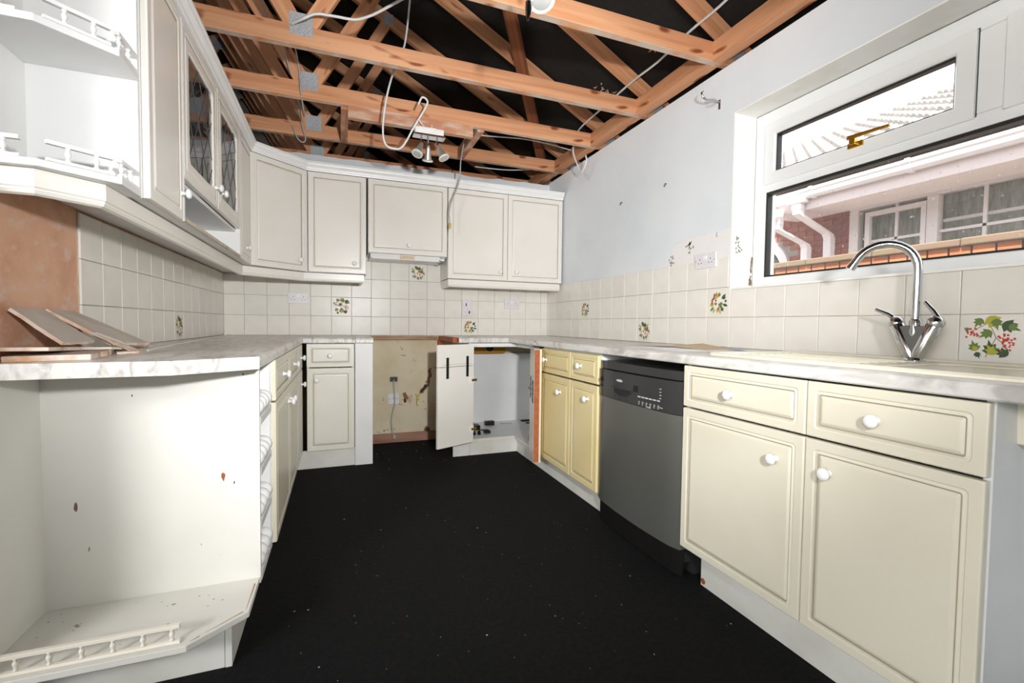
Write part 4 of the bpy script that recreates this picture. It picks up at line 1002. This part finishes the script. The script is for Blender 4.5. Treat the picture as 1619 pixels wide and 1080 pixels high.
# ---------------------------------------------------------------- sockets
def socket(o, u, n, w_, h_, lab, kind=2):
    M4 = frame_mat(o, u, (0, 0, 1), n)
    e = empty('socket', o, lab, 'socket')
    b = rings_mb(w_, h_, [(0, 0, .004, 0), (0, .007, .004, 0), (.002, .009, .004, 0)]); b.v = [tuple(M4 @ Vector(p)) for p in b.v]; obj('faceplate', b, socket_pl, e)
    b = MB(); sw = MB()
    def pin(x, z, a, c): b.box(x-a/2, z-c/2, .0085, x+a/2, z+c/2, .0094)
    if kind == 2:
        for cx in (w_*.25, w_*.75):
            pin(cx, h_*.60, .004, .009); pin(cx-.011, h_*.36, .007, .004); pin(cx+.011, h_*.36, .007, .004)
        for cx in (w_*.46, w_*.54): sw.box(cx-.005, h_*.58, .009, cx+.005, h_*.82, .0115)
        for cx in (.009, w_-.009): b.lathe([(.0025, 0), (.0025, .0006)], (cx, h_/2, .009), seg=8)
    elif kind == 1:
        pin(w_*.5, h_*.42, .004, .009); pin(w_*.36, h_*.24, .007, .004); pin(w_*.64, h_*.24, .007, .004); sw.box(w_*.32, h_*.34, .009, w_*.40, h_*.5, .0115)
        sw.box(w_*.25, h_*.66, .009, w_*.6, h_*.82, .010)
        b.box(w_*.36, h_*.62, .0085, w_*.48, h_*.80, .012); b.box(w_*.70, h_*.14, .0085, w_*.82, h_*.32, .012)
        for z in (h_*.08, h_*.94): b.lathe([(.0025, 0), (.0025, .0006)], (w_*.5, z, .009), seg=8)
    else:
        b.lathe([(.004, 0), (.004, .001)], (w_*.5, h_*.55, .009), seg=10)
        for cx in (.012, w_-.012): b.lathe([(.003, 0), (.003, .0008)], (cx, h_/2, .009), seg=8)
        sw.box(w_*.35, h_*.2, .009, w_*.65, h_*.32, .012)
    for q in (b, sw): q.v = [tuple(M4 @ Vector(p)) for p in q.v]
    obj('pin_hole', b, dark_m, e); obj('switch', sw, white_pl, e)
socket((0.439, -0.0101, 1.146), UX, NB, .146, .086, 'white double socket on the back wall tiles, under the corner cabinet')
socket((2.212, -0.0101, 1.146), UX, NB, .146, .086, 'white double socket on the back wall tiles, under the double cabinet')
socket((1.818, -0.0101, 1.073), UX, NB, .086, .142, 'tall white cooker switch panel on the back wall tiles', 1)
socket((W-.0101, -1.928, 1.316), UR, NR, .148, .080, 'white double socket beside the window, over the wallpaper remnant')
socket((1.190, -0.0006, 0.322), UX, NB, .090, .090, 'grey cable outlet plate low in the empty cooker bay', 0)
# loose flex in the cooker bay
b = MB(); b.tube([(1.236, -.02, .53), (1.234, -.024, .50), (1.237, -.026, .44), (1.243, -.028, .375), (1.238, -.024, .31), (1.222, -.022, .24), (1.214, -.022, .18), (1.222, -.022, .10), (1.235, -.026, .05)], .006, 8, 0)
b.box(1.205, -.022, .515, 1.265, -.0015, .552, 1); b.lathe([(.014, 0), (.018, .01), (.012, .03)], (1.24, -.03, .035), seg=10)
tag(obj('flex', b, [cable_g, dark_m], smooth=True, sharp=40), 'grey flex hanging down the wall of the empty cooker bay', 'cable')
b = MB(); b.tube([(1.420, -.006, .40), (1.430, -.02, .36), (1.424, -.018, .32), (1.437, -.012, .30)], .004, 8); tag(obj('earth_wire', b, MAT('yellow_wire', (184, 170, 40), .5), smooth=True), 'stub of yellow wire poking out of the cooker bay wall', 'wire')

# ---------------------------------------------------------------- papers on the right worktop
def sheet(name, poly, z, m_, lab, cat, curl=0.0, t=.0008):
    b = MB(); n = 10
    (ax, ay), (bx, by), (cx, cy), (dx, dy) = poly
    for k in (0, 1):
        for i in range(n+1):
            s = i/n
            for j in (0, 1):
                p = Vector((ax+(bx-ax)*s, ay+(by-ay)*s)).lerp(Vector((dx+(cx-dx)*s, dy+(cy-dy)*s)), j)
                b.v.append((p.x, p.y, z+k*t+curl*(1-abs(2*s-1))**1.5*(1 if j else .3)))
    N = 2*(n+1)
    for i in range(n):
        b.f += [(2*i, 2*i+1, 2*i+3, 2*i+2), (N+2*i, N+2*i+2, N+2*i+3, N+2*i+1)]; b.m += [0, 0]
        b.f += [(2*i, 2*i+2, N+2*i+2, N+2*i), (2*i+1, N+2*i+1, N+2*i+3, 2*i+3)]; b.m += [0, 0]
    b.f += [(0, N, N+1, 1), (2*n, 2*n+1, N+2*n+1, N+2*n)]; b.m += [0, 0]
    return tag(obj(name, b, m_, smooth=True, sharp=50), lab, cat)
sheet('envelope', [(2.30, -1.90), (2.38, -2.30), (2.58, -2.26), (2.52, -1.92)], .9006, kraft, 'brown paper envelope bulging on the right worktop by the tiles', 'envelope', .018)
sheet('letter', [(2.13, -2.02), (2.17, -2.36), (2.31, -2.345), (2.275, -2.00)], .9005, paper, 'white letter lying on the right worktop, left of another sheet', 'paper', .004)
p_ = sheet('letter', [(2.22, -2.375), (2.24, -2.56), (2.50, -2.54), (2.46, -2.36)], .9005, paper, 'white printed letter on the right worktop, up against the sink', 'paper', .006)
b = MB()
for i in range(4): b.box(2.36+i*.014, -2.49, .9072, 2.368+i*.014, -2.42, .9078)
obj('print', b, paper_print, p_)

# ---------------------------------------------------------------- broken boards and tile backing on the left worktop
def shard(P, t, lab, up=(0, 0, 1), seed=0):
    """thin broken board with ragged outline; P = 3D corner list in one plane"""
    rs = random.Random(seed); V = [Vector(p) for p in P]; n_ = (V[1]-V[0]).cross(V[2]-V[1]).normalized()
    if n_.z < 0: n_ = -n_
    pts = []
    for i in range(len(V)):
        a, c = V[i], V[(i+1) % len(V)]; k = max(2, int((c-a).length/.03))
        for j in range(k):
            q = a.lerp(c, j/k); d = (c-a).normalized().cross(n_)
            pts.append(q+d*rs.uniform(-.004, .004)*(1 if j else .3))
    n = len(pts); b = MB(); b.add([p+n_*t for p in pts], [tuple(range(n))], 0); b.add([p for p in pts], [tuple(range(n-1, -1, -1))], 1)
    b.add([p for p in pts]+[p+n_*t for p in pts], [(i, (i+1) % n, n+(i+1) % n, n+i) for i in range(n)], 1)
    return tag(obj('board_shard', b, [shard_f, shard_e]), lab, 'board shard', 'broken board pieces on the left worktop')
shard([(.055, -2.485, .9006), (.200, -2.425, .9006), (.165, -2.215, .9006), (.035, -2.300, .9006)], .014, 'thick brown-edged board piece lowest at the front of the pile', seed=1)
shard([(.175, -2.205, .9006), (.215, -2.160, .9006), (.160, -1.990, .9006), (.110, -2.050, .9006)], .006, 'thin dark sliver of board under the far end of the pile', seed=7)
shard([(.012, -2.500, .9280), (.130, -2.460, .9260), (.105, -2.235, .9160), (.012, -2.250, .9165)], .009, 'long pale board piece lying tilted across the pile, nearest the camera', seed=2)
shard([(.075, -2.215, .9155), (.160, -2.200, .9155), (.165, -2.075, .9075), (.085, -2.060, .9075)], .007, 'short pale board piece lying under the two leaning ones', seed=3)
shard([(.018, -2.385, 1.026), (.016, -2.238, 1.026), (.122, -2.215, .9345), (.108, -2.352, .9360)], .009, 'left of the two grey boards leaning on the bare plaster', seed=4)
shard([(.016, -2.225, 1.028), (.016, -2.083, 1.026), (.175, -1.965, .9180), (.145, -2.165, .9260)], .009, 'right of the two grey boards leaning on the bare plaster', seed=5)
shard([(.128, -2.262, .966), (.136, -2.240, .966), (.205, -2.130, .905), (.182, -2.135, .905)], .006, 'narrow splinter of board tilted in front of the leaning boards', seed=6)
shard([(.040, -1.860, .9006), (.125, -1.830, .9006), (.110, -1.720, .9006), (.045, -1.720, .9006)], .006, 'flat board offcut against the tiles beyond the leaning boards', seed=8)
b = MB(); b.tube([(.196, -2.03, .9022), (.150, -1.60, .9022), (.085, -.80, .9022), (.03, -.07, .9022)], .0022, 6)
b.lathe([(.004, 0), (.013, .004), (.009, .016)], (.03, -.06, .9002), seg=8)
tag(obj('trim_strip', b, white_pl, smooth=True, sharp=60), 'thin white strip of old sealant lying along the left worktop', 'strip')

# ---------------------------------------------------------------- window in the right wall
XF = W+0.140; D = 0.062       # inner face of the frame, its depth
w1 = empty('window_1', (XF, -3.1, WZ0), kind='structure')
Y0, Y1 = -2.160, -4.045
def bar(name, y0, y1, z0, z1, x0=XF, x1=None, par=None, bev=0.005, m_=upvc):
    b = MB(); b.box(x0, y0, z0, x1 or x0+D, y1, z1); return obj(name, b, m_, par or w1, bevel=bev)
ZF0, ZF1 = 1.2025, 2.064
bar('frame', Y0, Y0-.068, ZF0, ZF1); bar('frame', Y1+.068, Y1, ZF0, ZF1)
bar('frame', Y0-.068, Y1+.068, ZF0, 1.256); bar('frame', Y0-.068, Y1+.068, 1.992, ZF1)
bar('transom', Y0-.068, Y1+.068, 1.672, 1.722)
bar('mullion', -3.016, -3.104, 1.722, 1.992)
def sash(y0, y1, z0, z1, wd=.056):
    e_ = obj('casement', tobasis(rings_mb(abs(y1-y0), z1-z0, [(0, 0, .003, 0), (0, .016, .003, 0), (.003, .019, .003, 0), (wd-.006, .019, .003, 0), (wd, .012, .003, 0), (wd, 0, .003, 0)], hole=True), (XF+.006, y0, z0), UR, NR), upvc, w1)
    e_.location.x += 0
    b = MB()
    for (a0, a1, c0, c1) in ((y0-wd, y0-wd-.006, z0+wd, z1-wd), (y1+wd+.006, y1+wd, z0+wd, z1-wd), (y0-wd-.006, y1+wd+.006, z0+wd, z0+wd+.006), (y0-wd-.006, y1+wd+.006, z1-wd-.008, z1-wd)): b.box(XF+.002, a0, c0, XF+.03, a1, c1)
    obj('gasket', b, gasket, e_)
    b = MB(); b.box(XF+.022, y0-wd, z0+wd, XF+.026, y1+wd, z1-wd); obj('glass_pane', b, pane_m, e_)
    return e_
c1 = sash(-2.222, -3.024, 1.708, 1.999); c2 = sash(-3.096, -3.985, 1.708, 1.999)
b = MB()     # shadow gap round the opening lights
for y0, y1 in ((-2.222, -3.024), (-3.096, -3.985)):
    b.box(XF-.0006, y0+.0035, 1.712, XF+.002, y0+.0005, 2.002); b.box(XF-.0006, y0+.0035, 2.0000, XF+.002, y1-.0035, 2.0028); b.box(XF-.0006, y1-.0005, 1.712, XF+.002, y1-.0035, 2.002)
obj('gasket', b, gasket, w1)
b = MB()
a0, a1, c0_, c1_ = Y0-.0685, Y1+.0685, 1.256, 1.672
for q in ((a0, a0-.010, c0_, c1_), (a1+.01, a1, c0_, c1_), (a0-.01, a1+.01, c0_, c0_+.007), (a0-.01, a1+.01, c1_-.013, c1_)): b.box(XF+.003, q[0], q[2], XF+.034, q[1], q[3])
obj('gasket', b, gasket, w1)
b = MB(); b.box(XF+.024, a0, c0_, XF+.028, a1, c1_); obj('glass_pane', b, pane_m, w1)
b = MB(); b.box(XF-.014-.006, -2.625, 1.742, XF-.010, -2.685, 1.764); b.box(XF-.034, -2.640, 1.752, XF-.012, -2.662, 1.776); hd = obj('window_handle', b, brass, c1, bevel=0.002); hd['label'] = 'brass casement handle'
b = MB(); b.oprism((XF-.036, -2.632, 1.776), (0, -1, 0), (0, 0, 1), (1, 0, 0), [(0, 0), (.155, -.004), (.155, .006), (0, .016)], .010); obj('stay_bar', b, brass, hd, bevel=0.002)
# old curtain hook on the wall
b = MB(); b.box(W-.004, -2.062, 2.128, W-.0002, -2.050, 2.176); P0 = Vector((W-.004, -2.056, 2.165))
b.tube([P0, P0+Vector((-.035, .004, .006)), P0+Vector((-.075, .010, .002)), P0+Vector((-.098, .014, .014)), P0+Vector((-.104, .015, .034)), P0+Vector((-.092, .014, .044))], [.004, .0055, .005, .006, .005, .003], 8)
tag(obj('wall_hook', b, satin, smooth=True, sharp=50), 'old metal curtain hook on the right wall beside the window', 'hook')
for (y, z, lab) in ((-1.195, 1.86, 'far of two tiny screw hooks in the right wall'), (-1.655, 1.86, 'near of two tiny screw hooks in the right wall')):
    b = MB(); p = Vector((W, y, z)); b.tube([p, p+Vector((-.012, 0, 0)), p+Vector((-.016, -.008, -.006)), p+Vector((-.016, -.002, -.018)), p+Vector((-.016, .007, -.012))], .0022, 6)
    tag(obj('screw_hook', b, dark_m, smooth=True), lab, 'hook', 'small screw hooks on the right wall')

# ---------------------------------------------------------------- cables over the kitchen
def smooth_path(P, n=6):
    P = [Vector(p) for p in P]; P = [2*P[0]-P[1]]+P+[2*P[-1]-P[-2]]; out = []
    for i in range(1, len(P)-2):
        for k in range(n):
            t = k/n; a, b_, c, d = P[i-1:i+3]
            out.append(0.5*((2*b_)+(c-a)*t+(2*a-5*b_+4*c-d)*t*t+(3*b_-a-3*c+d)*t**3))
    return out+[P[-2]]
def cable(P, r, m_, lab, extra=None, seg=8):
    b = MB(); b.tube(smooth_path(P), r, seg)
    mats = [m_]
    if extra: mats.append(extra[1]); extra[0](b)
    return tag(obj('cable', b, mats, smooth=True, sharp=50), lab, 'cable')
Y = -1.52
cable([(.60, -1.456, 2.43), (.66, Y, 2.432), (.71, Y, 2.463), (.794, Y, 2.472), (.881, Y, 2.478), (.94, Y, 2.505), (1.0, Y, 2.546), (1.124, Y, 2.645), (1.30, Y, 2.78), (1.5, Y, 2.83)], .0065, cable_w, 'white cable running off the plate of the second truss, up to the top')
Y = -1.15
cable([(1.205, Y, 2.98), (1.199, Y, 2.889), (1.17, Y, 2.63), (1.117, Y, 2.493), (1.071, Y, 2.322), (1.048, Y, 2.139), (1.060, Y, 2.045), (1.105, Y, 2.022), (1.160, Y, 2.042), (1.227, Y, 2.168), (1.298, Y, 2.30), (1.300, Y, 2.335), (1.272, Y, 2.345), (1.249, Y, 2.297)], .0055, cable_w, 'white cable hanging in a long loop left of the spotlight bar')
cable([(2.44, -2.60, 2.53), (2.44, -2.297, 2.475), (2.441, -2.058, 2.470), (2.456, -1.80, 2.462), (2.463, -1.555, 2.475), (2.469, -1.229, 2.468), (2.482, -.90, 2.466), (2.497, -.78, 2.43), (2.500, -.745, 2.345), (2.505, -.797, 2.237), (2.510, -.860, 2.152), (2.515, -.925, 2.208), (2.52, -.905, 2.262)], .006, cable_w, 'white cable strung along the right side, its end dangling by the wall')
def yend(b): b.lathe([(.006, 0), (.011, .004), (.011, .022), (.007, .030), (.005, .045)], (1.592, -.5, 1.765), (0.1, 0, -1), 8, 1)
cable([(1.694, -.56, 2.40), (1.692, -.52, 2.370), (1.674, -.5, 2.236), (1.668, -.5, 2.117), (1.642, -.5, 2.02), (1.605, -.5, 1.93), (1.587, -.5, 1.848), (1.592, -.5, 1.765)], .005, cable_g, 'grey cable hanging before the wall cabinets with a yellow connector', (yend, brass_end))
cable([(1.74, -.6, 2.408), (1.80, -.6, 2.412), (2.0, -.6, 2.428), (2.156, -.6, 2.438), (2.373, -.6, 2.431), (2.56, -.6, 2.41)], .005, cable_w, 'white cable crossing from the right timber noggin to the wall')
cable([(1.90, -.1, 2.352), (1.952, -.1, 2.352), (2.183, -.1, 2.360), (2.393, -.1, 2.391), (2.52, -.1, 2.43)], .005, cable_w, 'white cable low over the far corner, close to the back wall')
cable([(.555, -.9035, 2.72), (.568, -.9035, 2.635), (.590, -.9035, 2.50), (.594, -.9035, 2.44), (.600, -.887, 2.36), (.60, -.62, 2.34), (.55, -.34, 2.57), (.547, -.31, 2.481), (.571, -.30, 2.374), (.587, -.30, 2.310), (.566, -.30, 2.285), (.530, -.30, 2.318), (.50, -.29, 2.40)], .0048, cable_g, 'thin grey cable trailing down the webs on the left of the roof')
cable([(.36, -.99, 2.92), (.40, -.98, 2.80), (.47, -.97, 2.62), (.52, -.96, 2.54), (.55, -.95, 2.44)], .004, cable_g, 'thin grey cable draped across the shadowed webs on the far left')
cable([(.22, -1.2, 2.98), (.27, -1.2, 2.90), (.36, -1.2, 2.90), (.45, -1.2, 2.96)], .004, cable_g, 'short grey cable sagging at the top left of the roof')

# ---------------------------------------------------------------- spotlights
def spot_head(par, piv, d, L=.115, rim=.033, face=True):
    """bullet-shaped chrome spot: tail at piv, pointing along d"""
    d = Vector(d).normalized()
    b = MB(); b.lathe([(.004, 0), (.011, .006), (.015, .03), (.018, L*.5), (.024, L*.75), (rim-.004, L*.86), (rim, L*.88), (rim, L)], piv, d, 20)
    h_ = obj('spot_head', b, spot_m, par, smooth=True, sharp=40)
    b = MB(); b.lathe([(rim, L-.012), (rim+.006, L-.008), (rim+.006, L), (rim, L+.002), (rim-.006, L+.001)], piv, d, 24); obj('bezel', b, ring_m, h_, smooth=True, sharp=40)
    b = MB(); b.lathe([(rim-.005, L+.0015), (rim-.012, L+.004), (.004, L+.005)], piv, d, 20); obj('lamp', b, bulb_m, h_, smooth=True)
    return h_
e = empty('spotlight_bar', (1.355, -.93, 2.21), 'white and chrome spotlight bar with three heads under the dusty board', 'spotlight')
b = MB(); b.box(1.262, -.955, 2.218, 1.446, -.900, 2.256); b.box(1.29, -.945, 2.256, 1.40, -.91, 2.264); obj('housing', b, white_pl, e, bevel=0.003)
b = MB(); b.box(1.252, -.962, 2.204, 1.456, -.893, 2.216); obj('mount_plate', b, chrome, e, bevel=0.002)
for k, (x, dv) in enumerate(((1.306, (-.42, -.35, -1)), (1.352, (.02, .55, -1)), (1.408, (.42, -.30, -1)))):
    y = -.930 if k != 1 else -.908
    b = MB(); b.tube([(x, y, 2.206), (x, y, 2.160)], .0065, 8); st_ = obj('stem', b, chrome, e, smooth=True)
    spot_head(e, (x+.004, y, 2.165), dv, L=.100, rim=.030)
b = MB(); b.tube(smooth_path([(1.33, -.93, 2.262), (1.30, -.94, 2.285), (1.285, -.95, 2.31)]), .003, 6); b.tube([(1.37, -.93, 2.262), (1.372, -.935, 2.285)], .0025, 6); obj('lead_wire', b, cable_w, e, smooth=True)
e = empty('spotlight', (1.44, -2.63, 2.2), 'chrome spotlight head hanging at the very top, its lamp facing down', 'spotlight')
b = MB(); b.box(1.36, -2.70, 2.300, 1.56, -2.62, 2.340); obj('housing', b, white_pl, e, bevel=0.003)
b = MB(); b.tube([(1.43, -2.66, 2.302), (1.43, -2.66, 2.16), (1.415, -2.62, 2.10)], .007, 8); obj('stem', b, chrome, e, smooth=True)
spot_head(e, Vector((1.40, -2.553, 2.112)), (-.03, -.28, -.55), L=.12, rim=.036)
b = MB(); b.lathe([(.002, 0), (.010, .03), (.012, .06)], (1.351, -2.60, 1.935), (.1, .1, 1), 10); obj('switch_toggle', b, chrome, e, smooth=True)

# ---------------------------------------------------------------- outside: drive, boundary wall, neighbour's bungalow
b = MB(); b.box(-30, -30, -.16, 30, 30, -.06); tag(struct('ground', b, ground_m), 'concrete drive outside the window', None)
bw = empty('boundary_wall', (4.45, -1.5, -.05), 'low brick boundary wall with a mossy brown coping outside the window', 'wall')
b = MB(); b.box(4.42, -6.0, -.06, 4.60, 2.0, 1.452); obj('wall_core', b, mortar, bw)
bm1 = MB(); bm1.box(-.03, -.0505, -.032, .03, .0505, .032); BR1 = bm1.mesh('brick', brick_o)
for i in range(36):
    put('brick', BR1, bw, loc=(4.435, -3.7+i*.112, 1.485), bevel=0)
bm2 = MB(); bm2.box(-.05, -.1075, -.0325, .05, .1075, .0325); BR2 = bm2.mesh('brick', brick_o)
for j in range(3):
    for i in range(18): put('brick', BR2, bw, loc=(4.462, -3.6+i*.225+(.11 if j % 2 else 0), 1.408-j*.075))
b = MB(); b.box(4.405, -6.0, 1.452, 4.60, 2.0, 1.455); obj('mortar_bed', b, mortar, bw)
for i in range(9):
    b = MB(); b.box(4.385, -3.75+i*.50, 1.519, 4.63, -3.75+i*.50+.497, 1.566+.001*(i % 3)); obj('coping', b, coping_m, bw, bevel=0.008)

XN = 6.5
nh = empty('neighbour_house', (XN+2, 0, -.06), 'red brick bungalow with a white eaves gutter, seen through the window', 'house')
b = MB()     # masonry core with window opening: pieces round it
b.box(XN, .98-1.22+.0, -.06, XN+.2, 4.2, 2.56)
b.box(XN, -3.6, -.06, XN+.2, -.24, 1.10); b.box(XN, -3.6, 2.40, XN+.2, -.24, 2.56); b.box(XN, -6, -.06, XN+.2, -3.6, 2.56)
hw = obj('wall', b, mortar, nh)
bm3 = MB(); bm3.box(-.012, -.1075, -.0325, .012, .1075, .0325); BR3 = bm3.mesh('brick', brick_m)
for j in range(11):
    z = 1.70+j*.075
    if z > 2.52: break
    for i in range(8):
        y = -.13+i*.225+(.1125 if j % 2 else 0)
        if y > 1.6: continue
        if (y-.95)**2+(z-1.86)**2 < .43**2 : continue
        put('brick', BR3, hw, loc=(XN-.004, y, z))
        if i == 0 and j % 2: put('brick', BR3, hw, loc=(XN-.004, -.1815, z), scale=(1, .465, 1))
# arched opening with white trim
b = MB(); n = 18; cy, cz = .95, 1.80
for (r_, x_) in ((.30, XN-.05), (.41, XN-.05), (.41, XN), (.30, XN)):
    b.v += [(x_, cy+r_*math.cos(math.pi*k/n), cz+r_*math.sin(math.pi*k/n)) for k in range(n+1)]
for a_ in range(4):
    for k in range(n): b.f.append((a_*(n+1)+k, a_*(n+1)+k+1, ((a_+1) % 4)*(n+1)+k+1, ((a_+1) % 4)*(n+1)+k)); b.m.append(0)
obj('arch_trim', b, pvc_out, nh, smooth=True, sharp=40)
b = MB(); b.oprism((XN-.012, cy, cz), (0, 1, 0), (0, 0, 1), (1, 0, 0), [(.30*math.cos(math.pi*k/n), .30*math.sin(math.pi*k/n)) for k in range(n+1)]+[(-.30, -.7), (.30, -.7)], .02); obj('arch_pane', b, inner_dark, nh)
# long window
wf = MB(); wx0, wx1 = XN-.03, XN+.06
wf.box(wx0, -.225, 1.10, wx1, -.325, 2.46); wf.box(wx0, -.325, 2.372, wx1, -3.5, 2.46); wf.box(wx0, -.988, 1.18, wx1, -1.085, 2.372); wf.box(wx0, -.325, 1.10, wx1, -3.5, 1.18); wf.box(wx0, -2.36, 1.18, wx1, -2.45, 2.372); wf.box(wx0, -3.4, 1.18, wx1, -3.5, 2.372)
wn = obj('window', wf, frame_out, nh, bevel=0.004)
sf = MB(); sx = XN-.005
for q in ((-.40, -.45, 1.2, 2.33), (-.45, -.985, 2.28, 2.33), (-.45, -.985, 1.2, 1.25), (-.94, -.985, 1.25, 2.28)): sf.box(sx-.03, q[0], q[2], sx+.02, q[1], q[3])
obj('open_casement', sf, frame_out, wn, bevel=0.003)
gb = MB()
for y0, y1, ym in ((-.45, -.94, -.70), (-1.09, -2.36, -1.435), (-2.45, -3.4, -2.9)):
    gb.box(XN+.0, y0, 1.985, XN+.02, y1, 2.012); gb.box(XN+.0, ym+.014, 1.2, XN+.02, ym-.014, 2.372)
    if y1 == -2.36: gb.box(XN+.0, -1.80, 1.2, XN+.02, -1.83, 2.372)
gb.box(XN+.055, -1.09, 2.095, XN+.08, -2.36, 2.125)
obj('glazing_bar', gb, frame_out, wn)
for y0, y1 in ((-.325, -.985), (-1.088, -2.36), (-2.45, -3.4)):
    b = MB(); b.box(XN+.024, y0, 1.18, XN+.028, y1, 2.372); obj('pane', b, pane_n, wn)
b = MB(); n = 90
for k in (0, 1):
    for i in range(n+1):
        y = -.33-i*(3.1/n); x = XN+.18+.028*math.sin(i*1.7)+.016*math.sin(i*.61+1)+k*.004
        b.v += [(x, y, 1.15), (x+.03*math.sin(i*.3), y, 2.42)]
N = 2*(n+1)
for i in range(n): b.f += [(2*i, 2*i+1, 2*i+3, 2*i+2), (N+2*i, N+2*i+2, N+2*i+3, N+2*i+1)]; b.m += [0, 0]
obj('curtain', b, curtain_m, wn, smooth=True)
b = MB(); b.box(XN+.5, -4, .9, XN+.55, 0, 2.6); obj('room_back', b, inner_dark, nh)
b = MB(); b.box(XN-.12, -.20, 1.04, XN+.05, -3.6, 1.10); obj('window_sill', b, coping_m, nh)
# eaves: soffit, fascia, gutter
b = MB(); b.box(5.97, -6, 2.40, XN, .45, 2.425); obj('soffit', b, render_pink, nh)
b = MB(); b.box(5.965, -6, 2.395, 5.99, .45, 2.60); obj('fascia', b, render_pink, nh, bevel=0.003)
GP = [(5.962, 2.625), (5.962, 2.53), (5.945, 2.512), (5.905, 2.512), (5.880, 2.535), (5.872, 2.575), (5.862, 2.590), (5.862, 2.618), (5.870, 2.622), (5.876, 2.60), (5.884, 2.575), (5.892, 2.540), (5.910, 2.522), (5.940, 2.522), (5.954, 2.54), (5.954, 2.625)]
b = MB(); b.oprism((0, -6, 0), (1, 0, 0), (0, 0, 1), (0, 1, 0), GP, 6.44); g_ = obj('gutter', b, pvc_out, nh)
for y in (-.17, -1.13, -2.1, -3.1):
    b = MB(); b.oprism((0, y-.022, 0), (1, 0, 0), (0, 0, 1), (0, 1, 0), [(5.960, 2.628), (5.960, 2.50), (5.903, 2.503), (5.872, 2.532), (5.864, 2.575), (5.853, 2.59), (5.853, 2.628)], .045); obj('gutter_bracket', b, pvc_out, g_, bevel=0.003)
def pipe(P, s, name, par):
    b = MB(); P = [Vector(p) for p in P]; n = len(P)
    for i, p in enumerate(P):
        for dx, dy in ((-s, -s), (s, -s), (s, s), (-s, s)): b.v.append((p.x+dx, p.y+dy, p.z))
    for i in range(n-1):
        for k in range(4): b.f.append((i*4+k, i*4+(k+1) % 4, (i+1)*4+(k+1) % 4, (i+1)*4+k)); b.m.append(0)
    b.f += [(0, 1, 2, 3), tuple(4*(n-1)+k for k in (3, 2, 1, 0))]; b.m += [0, 0]
    return obj(name, b, pvc_out, par, bevel=0.004)
b = MB(); b.box(5.868, -.10, 2.47, 5.96, .13, 2.52); b.box(5.875, -.05, 2.40, 5.955, .07, 2.47); obj('gutter_outlet', b, pvc_out, g_, bevel=0.012)
pipe([(5.915, .0, 2.43), (5.915, .0, 2.345), (6.40, -.02, 2.15), (6.43, -.02, 2.10), (6.43, -.02, -.05)], .045, 'downpipe', nh)
# lower gutter of the return, with its own pipe
b = MB(); b.v = []; P1, P2 = Vector((5.25, .62, 0)), Vector((5.94, .27, 0)); u = (P2-P1).normalized()
b.oprism(P1+Z3*2.36, Vector((u.y, -u.x, 0)), Z3, u, [(0, 0), (.03, -.03), (.075, -.03), (.10, .0), (.112, .06), (.112, .085), (0, .085)], (P2-P1).length)
obj('gutter', b, pvc_out, nh, bevel=0.004)
b = MB(); b.oprism(P1+Z3*2.30+Vector((.03, .05, 0)), Vector((u.y, -u.x, 0)), Z3, u, [(-.02, -.0), (0, -.0), (0, .20), (-.02, .20)], (P2-P1).length); obj('fascia', b, render_pink, nh)
b = MB(); b.box(5.86, .21, 2.27, 5.95, .31, 2.37); obj('gutter_outlet', b, pvc_out, nh, bevel=0.015)
pipe([(5.905, .26, 2.29), (5.905, .26, 2.215), (6.30, .20, 2.055), (6.33, .20, 2.01), (6.33, .20, -.05)], .042, 'downpipe', nh)
# roof of double-roll tiles, each its own part
rl = MB(); nq = 16; tw = .43; tl_ = .38; th_ = .012
def roll(s):
    f_ = (s*2) % 1.0; return 0.085*max(0, math.sin(math.pi*min(1, f_/.55)))**1.2 if f_ < .55 else 0.0
for k in (0, 1):
    for j in (0, 1):
        for i in range(nq+1):
            rl.v.append((j*tl_, -i/nq*tw, (roll(i/nq-1e-6 if i == nq else i/nq)*(1-.72*j)+th_) if k else 0.0))
NN = nq+1
for i in range(nq):
    rl.f += [(i, i+1, NN+i+1, NN+i), (2*NN+i, 3*NN+i, 3*NN+i+1, 2*NN+i+1), (i, 2*NN+i, 2*NN+i+1, i+1), (NN+i, NN+i+1, 3*NN+i+1, 3*NN+i)]; rl.m += [0]*4
RT = rl.mesh('roof_tile', roof_t); fixn(RT)
pit_ = math.atan(.52); ca, sa = math.cos(pit_), math.sin(pit_)
rb = MB(); rb.v = [(5.90, -6, 2.63), (10.3, -6, 2.63+.52*4.4), (10.3, 3.4, 2.63+.52*4.4), (5.90, .48, 2.63)]; rb.v += [(x, y, z-.05) for x, y, z in rb.v[:4]]
rb.f = [(0, 1, 2, 3), (7, 6, 5, 4), (0, 4, 5, 1), (1, 5, 6, 2), (2, 6, 7, 3), (3, 7, 4, 0)]; rb.m = [0]*6
rfn = obj('roof', rb, mortar, nh)
cnt = 0
for j in range(17):
    dd_ = j*.295; x0 = 5.87+dd_*ca; z0 = 2.645+dd_*sa
    for i in range(16):
        y0 = 3.4-i*tw
        if y0 > .60+.78*(x0-5.87): continue
        if y0 < -3.2: continue
        if cnt >= 298: break
        a_ = pit_-R(2.0)
        M4 = Matrix.Translation((x0, y0, z0+.012)) @ Matrix.Rotation(-a_, 4, 'Y')
        put('roof_tile', RT, rfn, mat4=M4); cnt += 1
for i in range(14):
    b = MB(); y0 = 3.4-i*.46; n = 8; pr = [(10.31+.15*math.cos(math.pi*k/n), 4.93+.15*math.sin(math.pi*k/n)) for k in range(n+1)]
    b.oprism((0, y0-.455, 0), (1, 0, 0), (0, 0, 1), (0, 1, 0), pr, .455); obj('ridge_tile', b, roof_t, rfn)
